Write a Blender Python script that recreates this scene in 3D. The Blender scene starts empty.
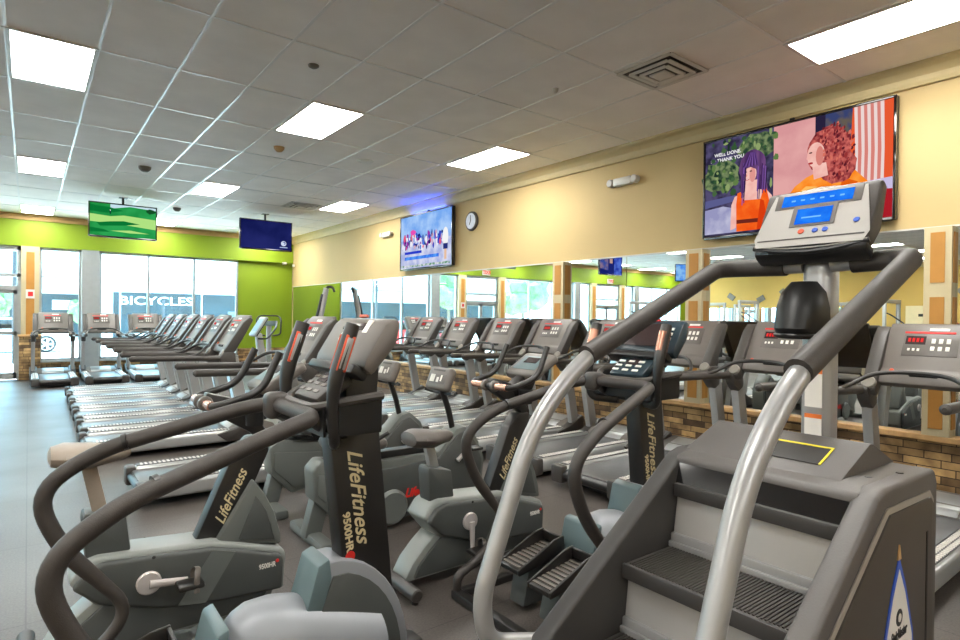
import bpy, bmesh, math, random
from mathutils import Matrix, Vector
R = math.radians
random.seed(7)
scn = bpy.context.scene
COL = scn.collection

# ------------------------------------------------------------------ colour / materials
def lin(c):
    return tuple(((v/255)/12.92 if v/255 <= .04045 else (((v/255)+.055)/1.055)**2.4) for v in c)
def nodes(name):
    m = bpy.data.materials.new(name); m.use_nodes = True
    nt = m.node_tree; nt.nodes.clear()
    out = nt.nodes.new('ShaderNodeOutputMaterial')
    return m, nt, out
def mat(name, rgb, rough=.5, metal=0., var=.12, scale=8., bump=0., bscale=200., spec=.5, coat=0.):
    m, nt, out = nodes(name)
    b = nt.nodes.new('ShaderNodeBsdfPrincipled')
    nt.links.new(b.outputs[0], out.inputs[0])
    c = lin(rgb)
    tc = nt.nodes.new('ShaderNodeTexCoord')
    n = nt.nodes.new('ShaderNodeTexNoise'); n.inputs['Scale'].default_value = scale; n.inputs['Detail'].default_value = 4
    nt.links.new(tc.outputs['Object'], n.inputs['Vector'])
    r = nt.nodes.new('ShaderNodeValToRGB')
    r.color_ramp.elements[0].position = .3; r.color_ramp.elements[1].position = .7
    r.color_ramp.elements[0].color = (*[v*(1-var) for v in c], 1)
    r.color_ramp.elements[1].color = (*[min(1, v*(1+var)) for v in c], 1)
    nt.links.new(n.outputs['Fac'], r.inputs[0]); nt.links.new(r.outputs[0], b.inputs['Base Color'])
    b.inputs['Roughness'].default_value = rough; b.inputs['Metallic'].default_value = metal
    b.inputs['Specular IOR Level'].default_value = spec
    if coat: b.inputs['Coat Weight'].default_value = coat; b.inputs['Coat Roughness'].default_value = .15
    if bump:
        n2 = nt.nodes.new('ShaderNodeTexNoise'); n2.inputs['Scale'].default_value = bscale
        nt.links.new(tc.outputs['Object'], n2.inputs['Vector'])
        bp = nt.nodes.new('ShaderNodeBump'); bp.inputs['Strength'].default_value = bump; bp.inputs['Distance'].default_value = .01
        nt.links.new(n2.outputs['Fac'], bp.inputs['Height']); nt.links.new(bp.outputs[0], b.inputs['Normal'])
    return m
def emit(name, rgb, s=1., rgb2=None, scale=6., stretch=(1, 1, 1)):
    m, nt, out = nodes(name)
    e = nt.nodes.new('ShaderNodeEmission'); e.inputs[1].default_value = s
    nt.links.new(e.outputs[0], out.inputs[0])
    if rgb2:
        tc = nt.nodes.new('ShaderNodeTexCoord'); mp = nt.nodes.new('ShaderNodeMapping'); mp.inputs['Scale'].default_value = stretch
        n = nt.nodes.new('ShaderNodeTexNoise'); n.inputs['Scale'].default_value = scale; n.inputs['Detail'].default_value = 5
        r = nt.nodes.new('ShaderNodeValToRGB')
        r.color_ramp.elements[0].position = .4; r.color_ramp.elements[1].position = .6
        r.color_ramp.elements[0].color = (*lin(rgb), 1); r.color_ramp.elements[1].color = (*lin(rgb2), 1)
        nt.links.new(tc.outputs['Object'], mp.inputs[0]); nt.links.new(mp.outputs[0], n.inputs['Vector'])
        nt.links.new(n.outputs['Fac'], r.inputs[0]); nt.links.new(r.outputs[0], e.inputs[0])
    else:
        e.inputs[0].default_value = (*lin(rgb), 1)
    return m
_em = {}
EXPO = 2.8
def E(rgb, s=1., rgb2=None, scale=6., stretch=(1, 1, 1)):
    k = (rgb, s, rgb2, scale, stretch)
    if k not in _em: _em[k] = emit('screen_colour', rgb, s/EXPO, rgb2, scale, stretch)
    return _em[k]
def grain_vec(nt, sx, sz):
    tc = nt.nodes.new('ShaderNodeTexCoord'); sp = nt.nodes.new('ShaderNodeSeparateXYZ'); cb = nt.nodes.new('ShaderNodeCombineXYZ')
    ad = nt.nodes.new('ShaderNodeMath'); ad.operation = 'ADD'
    nt.links.new(tc.outputs['Object'], sp.inputs[0]); nt.links.new(sp.outputs[0], ad.inputs[0]); nt.links.new(sp.outputs[1], ad.inputs[1])
    m1 = nt.nodes.new('ShaderNodeMath'); m1.operation = 'MULTIPLY'; m1.inputs[1].default_value = sx
    m2 = nt.nodes.new('ShaderNodeMath'); m2.operation = 'MULTIPLY'; m2.inputs[1].default_value = sz
    nt.links.new(ad.outputs[0], m1.inputs[0]); nt.links.new(sp.outputs[2], m2.inputs[0])
    nt.links.new(m1.outputs[0], cb.inputs[0]); nt.links.new(m2.outputs[0], cb.inputs[1])
    return cb
def stone_mat():
    m, nt, out = nodes('ledgestone')
    b = nt.nodes.new('ShaderNodeBsdfPrincipled'); nt.links.new(b.outputs[0], out.inputs[0])
    cb = grain_vec(nt, 1, 1)
    br = nt.nodes.new('ShaderNodeTexBrick')
    br.inputs['Scale'].default_value = 1.; br.inputs['Brick Width'].default_value = .27; br.inputs['Row Height'].default_value = .066
    br.inputs['Mortar Size'].default_value = .004; br.offset = .37; br.offset_frequency = 2; br.squash = .7; br.squash_frequency = 3
    br.inputs['Color1'].default_value = (*lin((200, 166, 116)), 1); br.inputs['Color2'].default_value = (*lin((84, 62, 42)), 1)
    br.inputs['Mortar'].default_value = (*lin((60, 44, 32)), 1)
    nt.links.new(cb.outputs[0], br.inputs['Vector'])
    n = nt.nodes.new('ShaderNodeTexNoise'); n.inputs['Scale'].default_value = 5; n.inputs['Detail'].default_value = 6
    nt.links.new(cb.outputs[0], n.inputs['Vector'])
    r = nt.nodes.new('ShaderNodeValToRGB'); r.color_ramp.elements[0].color = (.42, .36, .30, 1); r.color_ramp.elements[1].color = (1.35, 1.3, 1.15, 1)
    r.color_ramp.elements[0].position = .35; r.color_ramp.elements[1].position = .65
    nt.links.new(n.outputs['Fac'], r.inputs[0])
    mx = nt.nodes.new('ShaderNodeMix'); mx.data_type = 'RGBA'; mx.blend_type = 'MULTIPLY'; mx.inputs[0].default_value = .9
    nt.links.new(br.outputs['Color'], mx.inputs[6]); nt.links.new(r.outputs[0], mx.inputs[7]); nt.links.new(mx.outputs[2], b.inputs['Base Color'])
    bp = nt.nodes.new('ShaderNodeBump'); bp.inputs['Distance'].default_value = .03; bp.inputs['Strength'].default_value = .8
    nt.links.new(mx.outputs[2], bp.inputs['Height']); nt.links.new(bp.outputs[0], b.inputs['Normal'])
    b.inputs['Roughness'].default_value = .7
    return m
def floor_mat():
    m, nt, out = nodes('rubber_floor')
    b = nt.nodes.new('ShaderNodeBsdfPrincipled'); nt.links.new(b.outputs[0], out.inputs[0])
    tc = nt.nodes.new('ShaderNodeTexCoord')
    br = nt.nodes.new('ShaderNodeTexBrick'); br.offset = 0; br.inputs['Scale'].default_value = 1
    br.inputs['Brick Width'].default_value = 1.22; br.inputs['Row Height'].default_value = 1.22; br.inputs['Mortar Size'].default_value = .004
    c = lin((86, 80, 76))
    br.inputs['Color1'].default_value = (*c, 1); br.inputs['Color2'].default_value = (*[v*.93 for v in c], 1); br.inputs['Mortar'].default_value = (*[v*.55 for v in c], 1)
    nt.links.new(tc.outputs['Object'], br.inputs['Vector'])
    n = nt.nodes.new('ShaderNodeTexNoise'); n.inputs['Scale'].default_value = 90; n.inputs['Detail'].default_value = 2
    n2 = nt.nodes.new('ShaderNodeTexNoise'); n2.inputs['Scale'].default_value = 1.3; n2.inputs['Detail'].default_value = 5
    for q in (n, n2): nt.links.new(tc.outputs['Object'], q.inputs['Vector'])
    r = nt.nodes.new('ShaderNodeValToRGB'); r.color_ramp.elements[0].position = .35; r.color_ramp.elements[1].position = .7
    r.color_ramp.elements[0].color = (.75, .75, .75, 1); r.color_ramp.elements[1].color = (1.2, 1.2, 1.2, 1)
    nt.links.new(n.outputs['Fac'], r.inputs[0])
    mx = nt.nodes.new('ShaderNodeMix'); mx.data_type = 'RGBA'; mx.blend_type = 'MULTIPLY'; mx.inputs[0].default_value = 1
    nt.links.new(br.outputs['Color'], mx.inputs[6]); nt.links.new(r.outputs[0], mx.inputs[7]); nt.links.new(mx.outputs[2], b.inputs['Base Color'])
    mr = nt.nodes.new('ShaderNodeMapRange'); mr.inputs[3].default_value = .30; mr.inputs[4].default_value = .50
    nt.links.new(n2.outputs['Fac'], mr.inputs[0]); nt.links.new(mr.outputs[0], b.inputs['Roughness'])
    b.inputs['Specular IOR Level'].default_value = .35
    bp = nt.nodes.new('ShaderNodeBump'); bp.inputs['Distance'].default_value = .002; bp.inputs['Strength'].default_value = .25
    nt.links.new(n.outputs['Fac'], bp.inputs['Height']); nt.links.new(bp.outputs[0], b.inputs['Normal'])
    return m
def glass_mat(name='window_glass', g=.06, tint=(.95, 1, 1)):
    m, nt, out = nodes(name)
    t = nt.nodes.new('ShaderNodeBsdfTransparent'); t.inputs[0].default_value = (*tint, 1)
    gl = nt.nodes.new('ShaderNodeBsdfGlossy'); gl.inputs['Roughness'].default_value = .02
    mx = nt.nodes.new('ShaderNodeMixShader'); mx.inputs[0].default_value = g
    nt.links.new(t.outputs[0], mx.inputs[1]); nt.links.new(gl.outputs[0], mx.inputs[2]); nt.links.new(mx.outputs[0], out.inputs[0])
    return m
def mirror_mat():
    m, nt, out = nodes('mirror_glass')
    gl = nt.nodes.new('ShaderNodeBsdfGlossy'); gl.inputs['Roughness'].default_value = .0; gl.inputs[0].default_value = (.86, .9, .89, 1)
    nt.links.new(gl.outputs[0], out.inputs[0]); return m

M = dict(
    beige=mat('beige_paint', (193, 169, 119), .7, var=.03, scale=1.2),
    green=mat('lime_paint', (124, 150, 12), .6, var=.04, scale=1.5),
    yellow=mat('yellow_paint', (204, 170, 90), .7, var=.03, scale=1.5),
    crown=mat('crown_moulding', (204, 184, 138), .5, var=.03),
    tan=mat('tan_trim', (186, 152, 100), .6, var=.05),
    cream=mat('cream_trim', (196, 182, 146), .5, var=.03),
    orange=mat('ochre_panel', (182, 128, 56), .6, var=.05),
    tile=mat('ceiling_tile', (246, 243, 240), .85, var=.04, scale=2.5, bump=.1, bscale=120),
    tee=mat('ceiling_tee', (236, 236, 236), .3, var=.02, spec=.9),
    stone=stone_mat(), floor=floor_mat(), glass=glass_mat(), mirror=mirror_mat(),
    alu=mat('window_aluminium', (170, 176, 178), .35, .6, var=.04),
    ledge=mat('ledge_wood', (196, 156, 104), .5, var=.12, scale=14),
    tube=emit('light_diffuser', (255, 253, 246), 13.),
    white=mat('white_plastic', (205, 203, 198), .4, var=.03),
    lfix=mat('light_frame', (215, 214, 210), .4, var=.03),
    black=mat('black_plastic', (26, 26, 27), .4, var=.15),
    gap=mat('dark_recess', (10, 10, 11), .6),
    satin=mat('black_satin', (32, 30, 29), .38, var=.12, spec=.6),
    grip=mat('rubber_grip', (56, 51, 48), .55, var=.1, scale=30, bump=.15, bscale=300),
    silver=mat('silver_paint', (160, 160, 160), .32, .35, var=.04, scale=3),
    rail=mat('aluminium_rail', (186, 188, 188), .28, .55, var=.05, scale=3),
    upr=mat('upright_silver', (164, 165, 165), .35, .3, var=.05, scale=3),
    tgrey=mat('treadmill_grey', (104, 98, 93), .42, var=.06, scale=5),
    tdark=mat('treadmill_dark', (64, 60, 57), .45, var=.08, scale=5),
    belt=mat('running_belt', (84, 84, 86), .35, var=.1, scale=20, spec=.7),
    bgrey=mat('bike_shell', (96, 100, 97), .42, var=.06, scale=5),
    bdark=mat('bike_cover', (72, 75, 74), .5, var=.06, scale=5, bump=.05),
    brim=mat('bike_rim', (132, 136, 133), .4, var=.04),
    shroud=mat('silver_shroud', (142, 145, 150), .45, .25, var=.03, scale=2),
    teal=mat('blue_grey_shroud', (94, 112, 116), .4, var=.05, scale=3),
    copper=mat('sensor_metal', (205, 150, 128), .25, .7, var=.15, scale=20),
    redtrim=mat('red_orange_trim', (205, 80, 44), .5, var=.08),
    crank=mat('crank_silver', (205, 198, 196), .3, .4, var=.05),
    gold=mat('cream_lettering', (205, 190, 150), .5, var=.02),
    red=mat('red_print', (214, 40, 34), .5, var=.03),
    blackp=mat('black_print', (20, 20, 22), .5, var=.02),
    led=emit('red_led', (225, 50, 50), .4), lcd=emit('blue_lcd', (28, 110, 235), .38, (40, 130, 245), 20), lcdw=emit('lcd_text', (120, 190, 255), .4),
    btn=mat('button_white', (225, 222, 214), .4), dispdark=mat('display_dark', (52, 40, 40), .25), disptaupe=mat('display_frame', (96, 90, 86), .4),
    dispblue=mat('display_blue_grey', (44, 58, 66), .25),
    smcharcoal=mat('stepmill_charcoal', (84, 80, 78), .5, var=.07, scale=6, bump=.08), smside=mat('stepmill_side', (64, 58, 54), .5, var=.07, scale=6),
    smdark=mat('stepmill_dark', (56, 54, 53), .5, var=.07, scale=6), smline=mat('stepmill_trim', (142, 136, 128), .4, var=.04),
    riser=mat('step_riser', (172, 170, 168), .3, .3, var=.04, scale=3), step=mat('step_tread', (80, 75, 72), .55, var=.08, scale=10),
    gloss=mat('gloss_black', (14, 12, 14), .08, var=.05, coat=.5),
    console=mat('console_silver', (170, 166, 161), .35, .25, var=.03, scale=4), yel=mat('yellow_line', (232, 214, 40), .5),
    label=mat('white_label', (222, 218, 212), .5, var=.04), lorange=mat('label_orange', (228, 120, 50), .5),
    disctone=mat('pivot_disc_grey', (128, 122, 114), .4),
    blue=mat('blue_print', (40, 84, 190), .4), seat=mat('saddle_vinyl', (86, 80, 76), .5, var=.08, scale=12, bump=.1),
    beigeseat=mat('worn_saddle', (150, 138, 126), .5, var=.08, scale=12),
    asphalt=mat('parking_concrete', (205, 205, 200), .9, var=.06, scale=.6), shop=mat('shop_wall_white', (238, 238, 236), .8, var=.03, scale=.5),
    shopdark=mat('shop_front_dark', (22, 42, 50), .4, var=.5, scale=.7), carw=mat('car_paint', (190, 198, 204), .25, var=.02, coat=.5), carr=mat('car_paint_red', (170, 40, 40), .25, coat=.5),
    tyre=mat('tyre', (34, 34, 36), .7), foliage=mat('foliage', (96, 140, 84), .8, var=.5, scale=1.5), bark=mat('bark', (110, 96, 84), .9),
    canopy=mat('shop_canopy', (150, 160, 168), .7, var=.05), door=mat('door_cream', (236, 220, 176), .5, var=.03),
    iron=mat('machine_iron', (60, 62, 66), .45), grey=mat('plaque_grey', (120, 116, 108), .6), exitred=emit('exit_red', (240, 60, 40), .6),
    clockface=mat('clock_face', (214, 220, 232), .3), blueglow=emit('ceiling_glow_blue', (50, 80, 255), 32.),
)

# ------------------------------------------------------------------ mesh building
def fillet(pts, rad, n=5):
    P = [Vector(p) for p in pts]; out = [P[0]]
    for i in range(1, len(P)-1):
        a, b, c = P[i-1], P[i], P[i+1]; u = a-b; v = c-b
        r = rad[i-1] if isinstance(rad, (list, tuple)) else rad
        d = min(r, u.length*.48, v.length*.48)
        if d < 1e-4: out.append(b); continue
        p0 = b+u.normalized()*d; p2 = b+v.normalized()*d
        for k in range(n+1):
            t = k/n; out.append(p0*(1-t)**2 + b*2*t*(1-t) + p2*t*t)
    out.append(P[-1]); return out
class MB:
    def __init__(s): s.bm = bmesh.new()
    def merge(s, b, mx=None):
        if mx is not None: b.transform(mx)
        me = bpy.data.meshes.new('t'); b.to_mesh(me); b.free(); s.bm.from_mesh(me); bpy.data.meshes.remove(me); return s
    def _bev(s, b, bv, seg=2):
        if bv > 0: bmesh.ops.bevel(b, geom=b.edges[:], offset=bv, segments=seg, affect='EDGES', profile=.5, clamp_overlap=True)
    def box(s, x0, x1, y0, y1, z0, z1, bv=0, seg=2, mx=None):
        b = bmesh.new(); bmesh.ops.create_cube(b, size=1)
        for v in b.verts: v.co = Vector(((x0+x1)/2+v.co.x*(x1-x0), (y0+y1)/2+v.co.y*(y1-y0), (z0+z1)/2+v.co.z*(z1-z0)))
        s._bev(b, min(bv, abs(x1-x0)*.49, abs(y1-y0)*.49, abs(z1-z0)*.49), seg); return s.merge(b, mx)
    def prism(s, pts, y0, y1, bv=0, seg=2, axis='y', mx=None, y2=None):
        b = bmesh.new()
        def P(p, t):
            return {'y': (p[0], t, p[1]), 'x': (t, p[0], p[1]), 'z': (p[0], p[1], t)}[axis]
        A = [b.verts.new(P(p, y0)) for p in pts]; B = [b.verts.new(P(p, y1)) for p in pts]; n = len(pts)
        b.faces.new(A); b.faces.new(B[::-1])
        for i in range(n): b.faces.new((A[i], B[i], B[(i+1) % n], A[(i+1) % n]))
        bmesh.ops.recalc_face_normals(b, faces=b.faces[:])
        if bv > 0:
            ed = [e for e in b.edges if e.calc_face_angle(0) > .35]
            bmesh.ops.bevel(b, geom=ed, offset=bv, segments=seg, affect='EDGES', profile=.5, clamp_overlap=True)
        return s.merge(b, mx)
    def tube(s, pts, r, sec=12, mx=None, flat=1.):
        b = bmesh.new(); P = [Vector(p) for p in pts]; n = len(P); rr = r if isinstance(r, (list, tuple)) else [r]*n
        T = [(P[min(i+1, n-1)]-P[max(i-1, 0)]).normalized() for i in range(n)]
        up = Vector((0, 0, 1)) if abs(T[0].z) < .9 else Vector((1, 0, 0))
        N = (up - T[0]*up.dot(T[0])).normalized(); rings = []
        for i in range(n):
            N = (N - T[i]*N.dot(T[i])).normalized(); Bn = T[i].cross(N)
            rings.append([b.verts.new(P[i]+(N*math.cos(a)+Bn*math.sin(a)*flat)*rr[i]) for a in [2*math.pi*k/sec for k in range(sec)]])
        for i in range(n-1):
            for k in range(sec): b.faces.new((rings[i][k], rings[i][(k+1) % sec], rings[i+1][(k+1) % sec], rings[i+1][k]))
        b.faces.new(rings[0][::-1]); b.faces.new(rings[-1])
        bmesh.ops.recalc_face_normals(b, faces=b.faces[:]); return s.merge(b, mx)
    def cyl(s, p0, p1, r, sec=20, mx=None): return s.tube([p0, p1], r, sec, mx)
    def rcyl(s, p0, p1, r, e=.008, sec=20, mx=None):
        a = Vector(p0); c = Vector(p1); d = (c-a).normalized()*e
        return s.tube([a, a+d, c-d, c], [r-e, r, r, r-e], sec, mx)
    def ell(s, c, rx, ry, rz, mx=None, u=16, v=10):
        b = bmesh.new(); bmesh.ops.create_uvsphere(b, u_segments=u, v_segments=v, radius=1)
        for w in b.verts: w.co = Vector((c[0]+w.co.x*rx, c[1]+w.co.y*ry, c[2]+w.co.z*rz))
        return s.merge(b, mx)
    def loft(s, rings, mx=None):
        b = bmesh.new(); V = [[b.verts.new(p) for p in r] for r in rings]; n = len(V[0])
        for i in range(len(V)-1):
            for k in range(n): b.faces.new((V[i][k], V[i][(k+1) % n], V[i+1][(k+1) % n], V[i+1][k]))
        b.faces.new(V[0][::-1]); b.faces.new(V[-1]); bmesh.ops.recalc_face_normals(b, faces=b.faces[:]); return s.merge(b, mx)
    def mesh(s, smooth=True):
        me = bpy.data.meshes.new('m'); s.bm.to_mesh(me); s.bm.free()
        if smooth:
            me.shade_smooth(); me.set_sharp_from_angle(angle=R(38))
        return me
def obj(name, mb, m, parent=None, label=None, smooth=True):
    me = mb.mesh(smooth) if isinstance(mb, MB) else mb
    me.name = name; me.materials.append(M[m] if isinstance(m, str) else m)
    o = bpy.data.objects.new(name, me); COL.objects.link(o)
    if parent: o.parent = parent
    if label: o['label'] = label
    return o
def struct(name, mb, m, parent=None):
    o = obj(name, mb, m, parent, smooth=False)
    if parent is None: o['kind'] = 'structure'
    return o
def thing(name, label, cat, loc=(0, 0, 0), rz=0, group=None):
    o = bpy.data.objects.new(name, None); COL.objects.link(o); o.location = loc; o.rotation_euler = (0, 0, rz); o.empty_display_size = .1
    o['label'] = label; o['category'] = cat
    if group: o['group'] = group
    return o
def tag(o, label, cat, group=None):
    o['label'] = label; o['category'] = cat
    if group: o['group'] = group
    return o
def dup(root, loc, rz, label=None, group=None):
    r = root.copy(); COL.objects.link(r); r.location = loc; r.rotation_euler = (0, 0, rz)
    if label: r['label'] = label
    if group: r['group'] = group
    for ch in list(root.children):
        c = ch.copy(); COL.objects.link(c); c.parent = r
        for g in ch.children:
            d = g.copy(); COL.objects.link(d); d.parent = c
    return r
def tilt(x, z, deg, y=0): return Matrix.Translation((x, y, z)) @ Matrix.Rotation(-R(deg), 4, 'Y')
def text(name, s, size, m, parent, o, rt, up, depth=.001, shear=0., bold=0., width=None, label=None):
    cu = bpy.data.curves.new('t', 'FONT'); cu.body = s; cu.size = size; cu.extrude = depth; cu.shear = shear; cu.offset = bold; cu.align_x = 'CENTER'; cu.align_y = 'CENTER'
    cu.resolution_u = 3
    t = bpy.data.objects.new('t', cu); COL.objects.link(t)
    dg = bpy.context.evaluated_depsgraph_get(); me = bpy.data.meshes.new_from_object(t.evaluated_get(dg)); bpy.data.objects.remove(t)
    rt = Vector(rt).normalized(); up = Vector(up).normalized(); n = rt.cross(up)
    mx = Matrix(((rt.x, up.x, n.x, o[0]), (rt.y, up.y, n.y, o[1]), (rt.z, up.z, n.z, o[2]), (0, 0, 0, 1)))
    if width:
        xs = [v.co.x for v in me.vertices]; k = width/(max(xs)-min(xs)); mx = mx @ Matrix.Diagonal((k, 1, 1, 1))
    me.transform(mx); me.materials.clear(); me.name = name
    return obj(name, me, m, parent, label)
def screen(parent, o, rt, up, w, h, base, shapes, name='screen'):
    """one flat mesh; shapes = (material, [(u,v)...]) in 0..1"""
    o = Vector(o); rt = Vector(rt).normalized(); up = Vector(up).normalized(); n = rt.cross(up)
    me = bpy.data.meshes.new(name); vs = []; fs = []; mi = []; ms = []
    allp = [(base, [(0, 0), (1, 0), (1, 1), (0, 1)])] + shapes
    for k, (m, pts) in enumerate(allp):
        if m not in ms: ms.append(m)
        i0 = len(vs)
        for u, v in pts: vs.append(o + rt*(u*w) + up*(v*h) + n*(k*.00012))
        fs.append(list(range(i0, i0+len(pts)))); mi.append(ms.index(m))
    me.from_pydata([tuple(v) for v in vs], [], fs)
    for m in ms: me.materials.append(m)
    for p, i in zip(me.polygons, mi): p.material_index = i
    ob = bpy.data.objects.new(name, me); COL.objects.link(ob); ob.parent = parent
    return ob
def blob(cx, cy, rx, ry, n=18, jit=0., a0=0, a1=360):
    return [(cx+rx*math.cos(R(a0+(a1-a0)*k/n))*(1+random.uniform(-jit, jit)), cy+ry*math.sin(R(a0+(a1-a0)*k/n))*(1+random.uniform(-jit, jit))) for k in range(n)]

# ------------------------------------------------------------------ camera (level within half a degree, wide lens)
H = 1.55
cam = bpy.data.cameras.new('camera'); co = bpy.data.objects.new('camera', cam); COL.objects.link(co); scn.camera = co
F = 587.03; cam.sensor_width = 36; cam.lens = 36*F/960; cam.clip_start = .05; cam.clip_end = 400
yaw, pitch, roll = 0.656080, -0.0053077, -0.0118145
c_, s_ = math.cos(yaw), math.sin(yaw)
Mw = Matrix(((c_, -s_, 0), (0, 0, 1), (s_, c_, 0)))
Pm = Matrix(((1, 0, 0), (0, math.cos(pitch), -math.sin(pitch)), (0, math.sin(pitch), math.cos(pitch))))
Qm = Matrix(((math.cos(roll), -math.sin(roll), 0), (math.sin(roll), math.cos(roll), 0), (0, 0, 1)))
Rm = Qm @ Pm @ Mw                         # world -> (right, up, forward)
right, upv, fwd = Vector(Rm[0]), Vector(Rm[1]), Vector(Rm[2])
co.matrix_world = Matrix(((right.x, upv.x, -fwd.x, 0), (right.y, upv.y, -fwd.y, 0), (right.z, upv.z, -fwd.z, H), (0, 0, 0, 1)))

# ------------------------------------------------------------------ room shell
XR, YB, XL, YF, ZC = 6.1, 16.8, -13.9, -6.0, 3.75
struct('floor', MB().box(XL-.3, XR+.3, YF-.3, YB+.25, -.1, 0), 'floor')
struct('ceiling', MB().box(XL-.3, XR+.3, YF-.3, YB+.3, ZC, ZC+.12), 'tile')
struct('wall_right', MB().box(XR+.02, XR+.2, YF, YB+.3, 0, ZC), 'beige')
m = MB()                                                    # beige band above the mirrors stands proud of the mirror glass
m.box(XR-.02, XR+.02, YF, YB, 2.36, ZC)
struct('wall_right_upper', m, 'beige')
struct('wall_left', MB().box(XL-.2, XL, YF, YB+.3, 0, ZC), 'yellow')
struct('wall_front', MB().box(XL, XR, YF-.2, YF, 0, ZC), 'beige')
# crown mouldings
cr = [(0, 0), (-.035, 0), (-.05, .03), (-.06, .07), (-.1, .12), (-.14, .145), (-.15, .17), (0, .17)]
struct('trim_1', MB().prism([(XR-.02+a, ZC-.17+b) for a, b in cr], YF, YB), 'crown')
struct('trim_2', MB().prism([(YB+a*.6, ZC-.13+b*.76) for a, b in cr], XL, XR, axis='x'), 'tan')
struct('trim_3', MB().prism([(XL-a, ZC-.17+b) for a, b in cr][::-1], YF, YB), 'crown')
# suspended grid
m = MB(); x = -.155
xs = []; x = .455-.61*24
while x < XR-.1:
    if x > XL+.05: m.box(x-.012, x+.012, YF, YB, ZC-.006, ZC+.01)
    xs.append(x); x += .61
y = 2.25-1.21*6
while y < YB:
    if y > YF+.05: m.box(XL, XR, y-.012, y+.012, ZC-.0055, ZC+.01)
    y += 1.21
struct('trim_4', m, 'tee')

# back wall ------------------------------------------------------------
struct('wall_back', MB().box(XL, XR, YB, YB+.3, 3.03, ZC), 'green')                     # beam over the glass
struct('wall_back_right', MB().box(4.58, XR, YB+.14, YB+.3, 0, 3.03), 'green')
struct('wall_back_left', MB().box(XL, -13.3, YB+.14, YB+.3, 0, 3.03), 'green')
struct('trim_5', MB().box(4.58, XR, YB+.08, YB+.15, 0, .6, .01), 'stone')
def pier(n, x0, x1):
    w = struct('trim_%d' % n, MB().box(x0, x1, YB-.02, YB+.28, .62, 3.03), 'cream')
    obj('panel', MB().box(x0+.09, x1-.09, YB-.028, YB-.02, 1.0, 2.9), 'orange', w)
    obj('stone_base', MB().box(x0-.03, x1+.03, YB-.08, YB+.28, 0, .98, .01), 'stone', w)
    obj('sill', MB().box(x0-.05, x1+.05, YB-.1, YB+.28, .98, 1.03, .01), 'ledge', w)
    return w
pier(6, -.13, .2); pier(7, -1.95, -1.62); pier(8, -7.0, -6.67); pier(9, -8.9, -8.57)
def column(n, x0, x1): return struct('trim_%d' % n, MB().box(x0, x1, YB-.03, YB+.25, 0, 3.03, .01), 'alu')
column(10, 1.0, 1.36); column(11, -6.0, -5.66); column(12, -9.9, -9.55)
def window(n, x0, x1, mull, z0=.42):
    fr = MB(); t = .05
    y0, y1 = YB+.1, YB+.2
    fr.box(x0, x0+t, y0, y1, z0, 3.03); fr.box(x1-t, x1, y0, y1, z0, 3.03); fr.box(x0, x1, y0, y1, 2.97, 3.03); fr.box(x0, x1, y0, y1, z0, z0+t)
    for q in mull: fr.box(q-t/2, q+t/2, y0, y1, z0, 3.03)
    w = struct('window_%d' % n, fr, 'alu')
    obj('pane', MB().box(x0+t, x1-t, YB+.145, YB+.151, z0+t, 2.97), 'glass', w)
    obj('stone_knee_wall', MB().box(x0, x1, YB+.04, YB+.28, 0, z0-.03), 'stone', w)
    obj('sill', MB().box(x0, x1, YB, YB+.28, z0-.04, z0), 'alu', w)
window(1, 1.36, 4.58, [2.41, 3.47]); window(2, .2, 1.0, []); window(3, -5.66, -1.95, [-3.25, -4.45])
window(4, -6.67, -6.0, []); window(5, -9.55, -8.9, []); window(6, -13.3, -9.9, [-11.0, -12.2])
def doorway(n, x0, x1):
    fr = MB(); y0, y1 = YB+.08, YB+.2; xm = (x0+x1)/2
    fr.box(x0, x0+.07, y0, y1, 0, 3.03); fr.box(x1-.07, x1, y0, y1, 0, 3.03)
    fr.box(x0, x1, y0, y1, 2.93, 3.03); fr.box(x0, x1, y0, y1, 2.33, 2.4); fr.box(x0, x1, y0-.03, y1, 2.03, 2.13)
    d = struct('door_%d' % n, fr, 'alu')
    obj('transom_pane', MB().box(x0+.07, x1-.07, YB+.14, YB+.146, 2.13, 2.93), 'glass', d)
    for a, b in ((x0+.07, xm-.005), (xm+.005, x1-.07)):
        lf = MB(); lf.box(a, a+.06, y0+.02, y1-.02, .02, 2.03); lf.box(b-.06, b, y0+.02, y1-.02, .02, 2.03)
        lf.box(a, b, y0+.02, y1-.02, .02, .17); lf.box(a, b, y0+.02, y1-.02, 1.95, 2.03); lf.box(a, b, y0+.02, y1-.02, 1.02, 1.1)
        L = obj('door_leaf', lf, 'alu', d, smooth=False)
        obj('pane', MB().box(a+.06, b-.06, YB+.14, YB+.146, .17, 1.95), 'glass', L)
        hx = b-.1 if a < xm-.2 else a+.1
        obj('handle', MB().tube(fillet([(hx, y0+.02, .95), (hx, y0-.05, .95), (hx, y0-.05, 1.25), (hx, y0+.02, 1.25)], .02), .011), 'silver', L)
doorway(1, -1.62, -.13); doorway(2, -8.57, -7.0)
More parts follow.
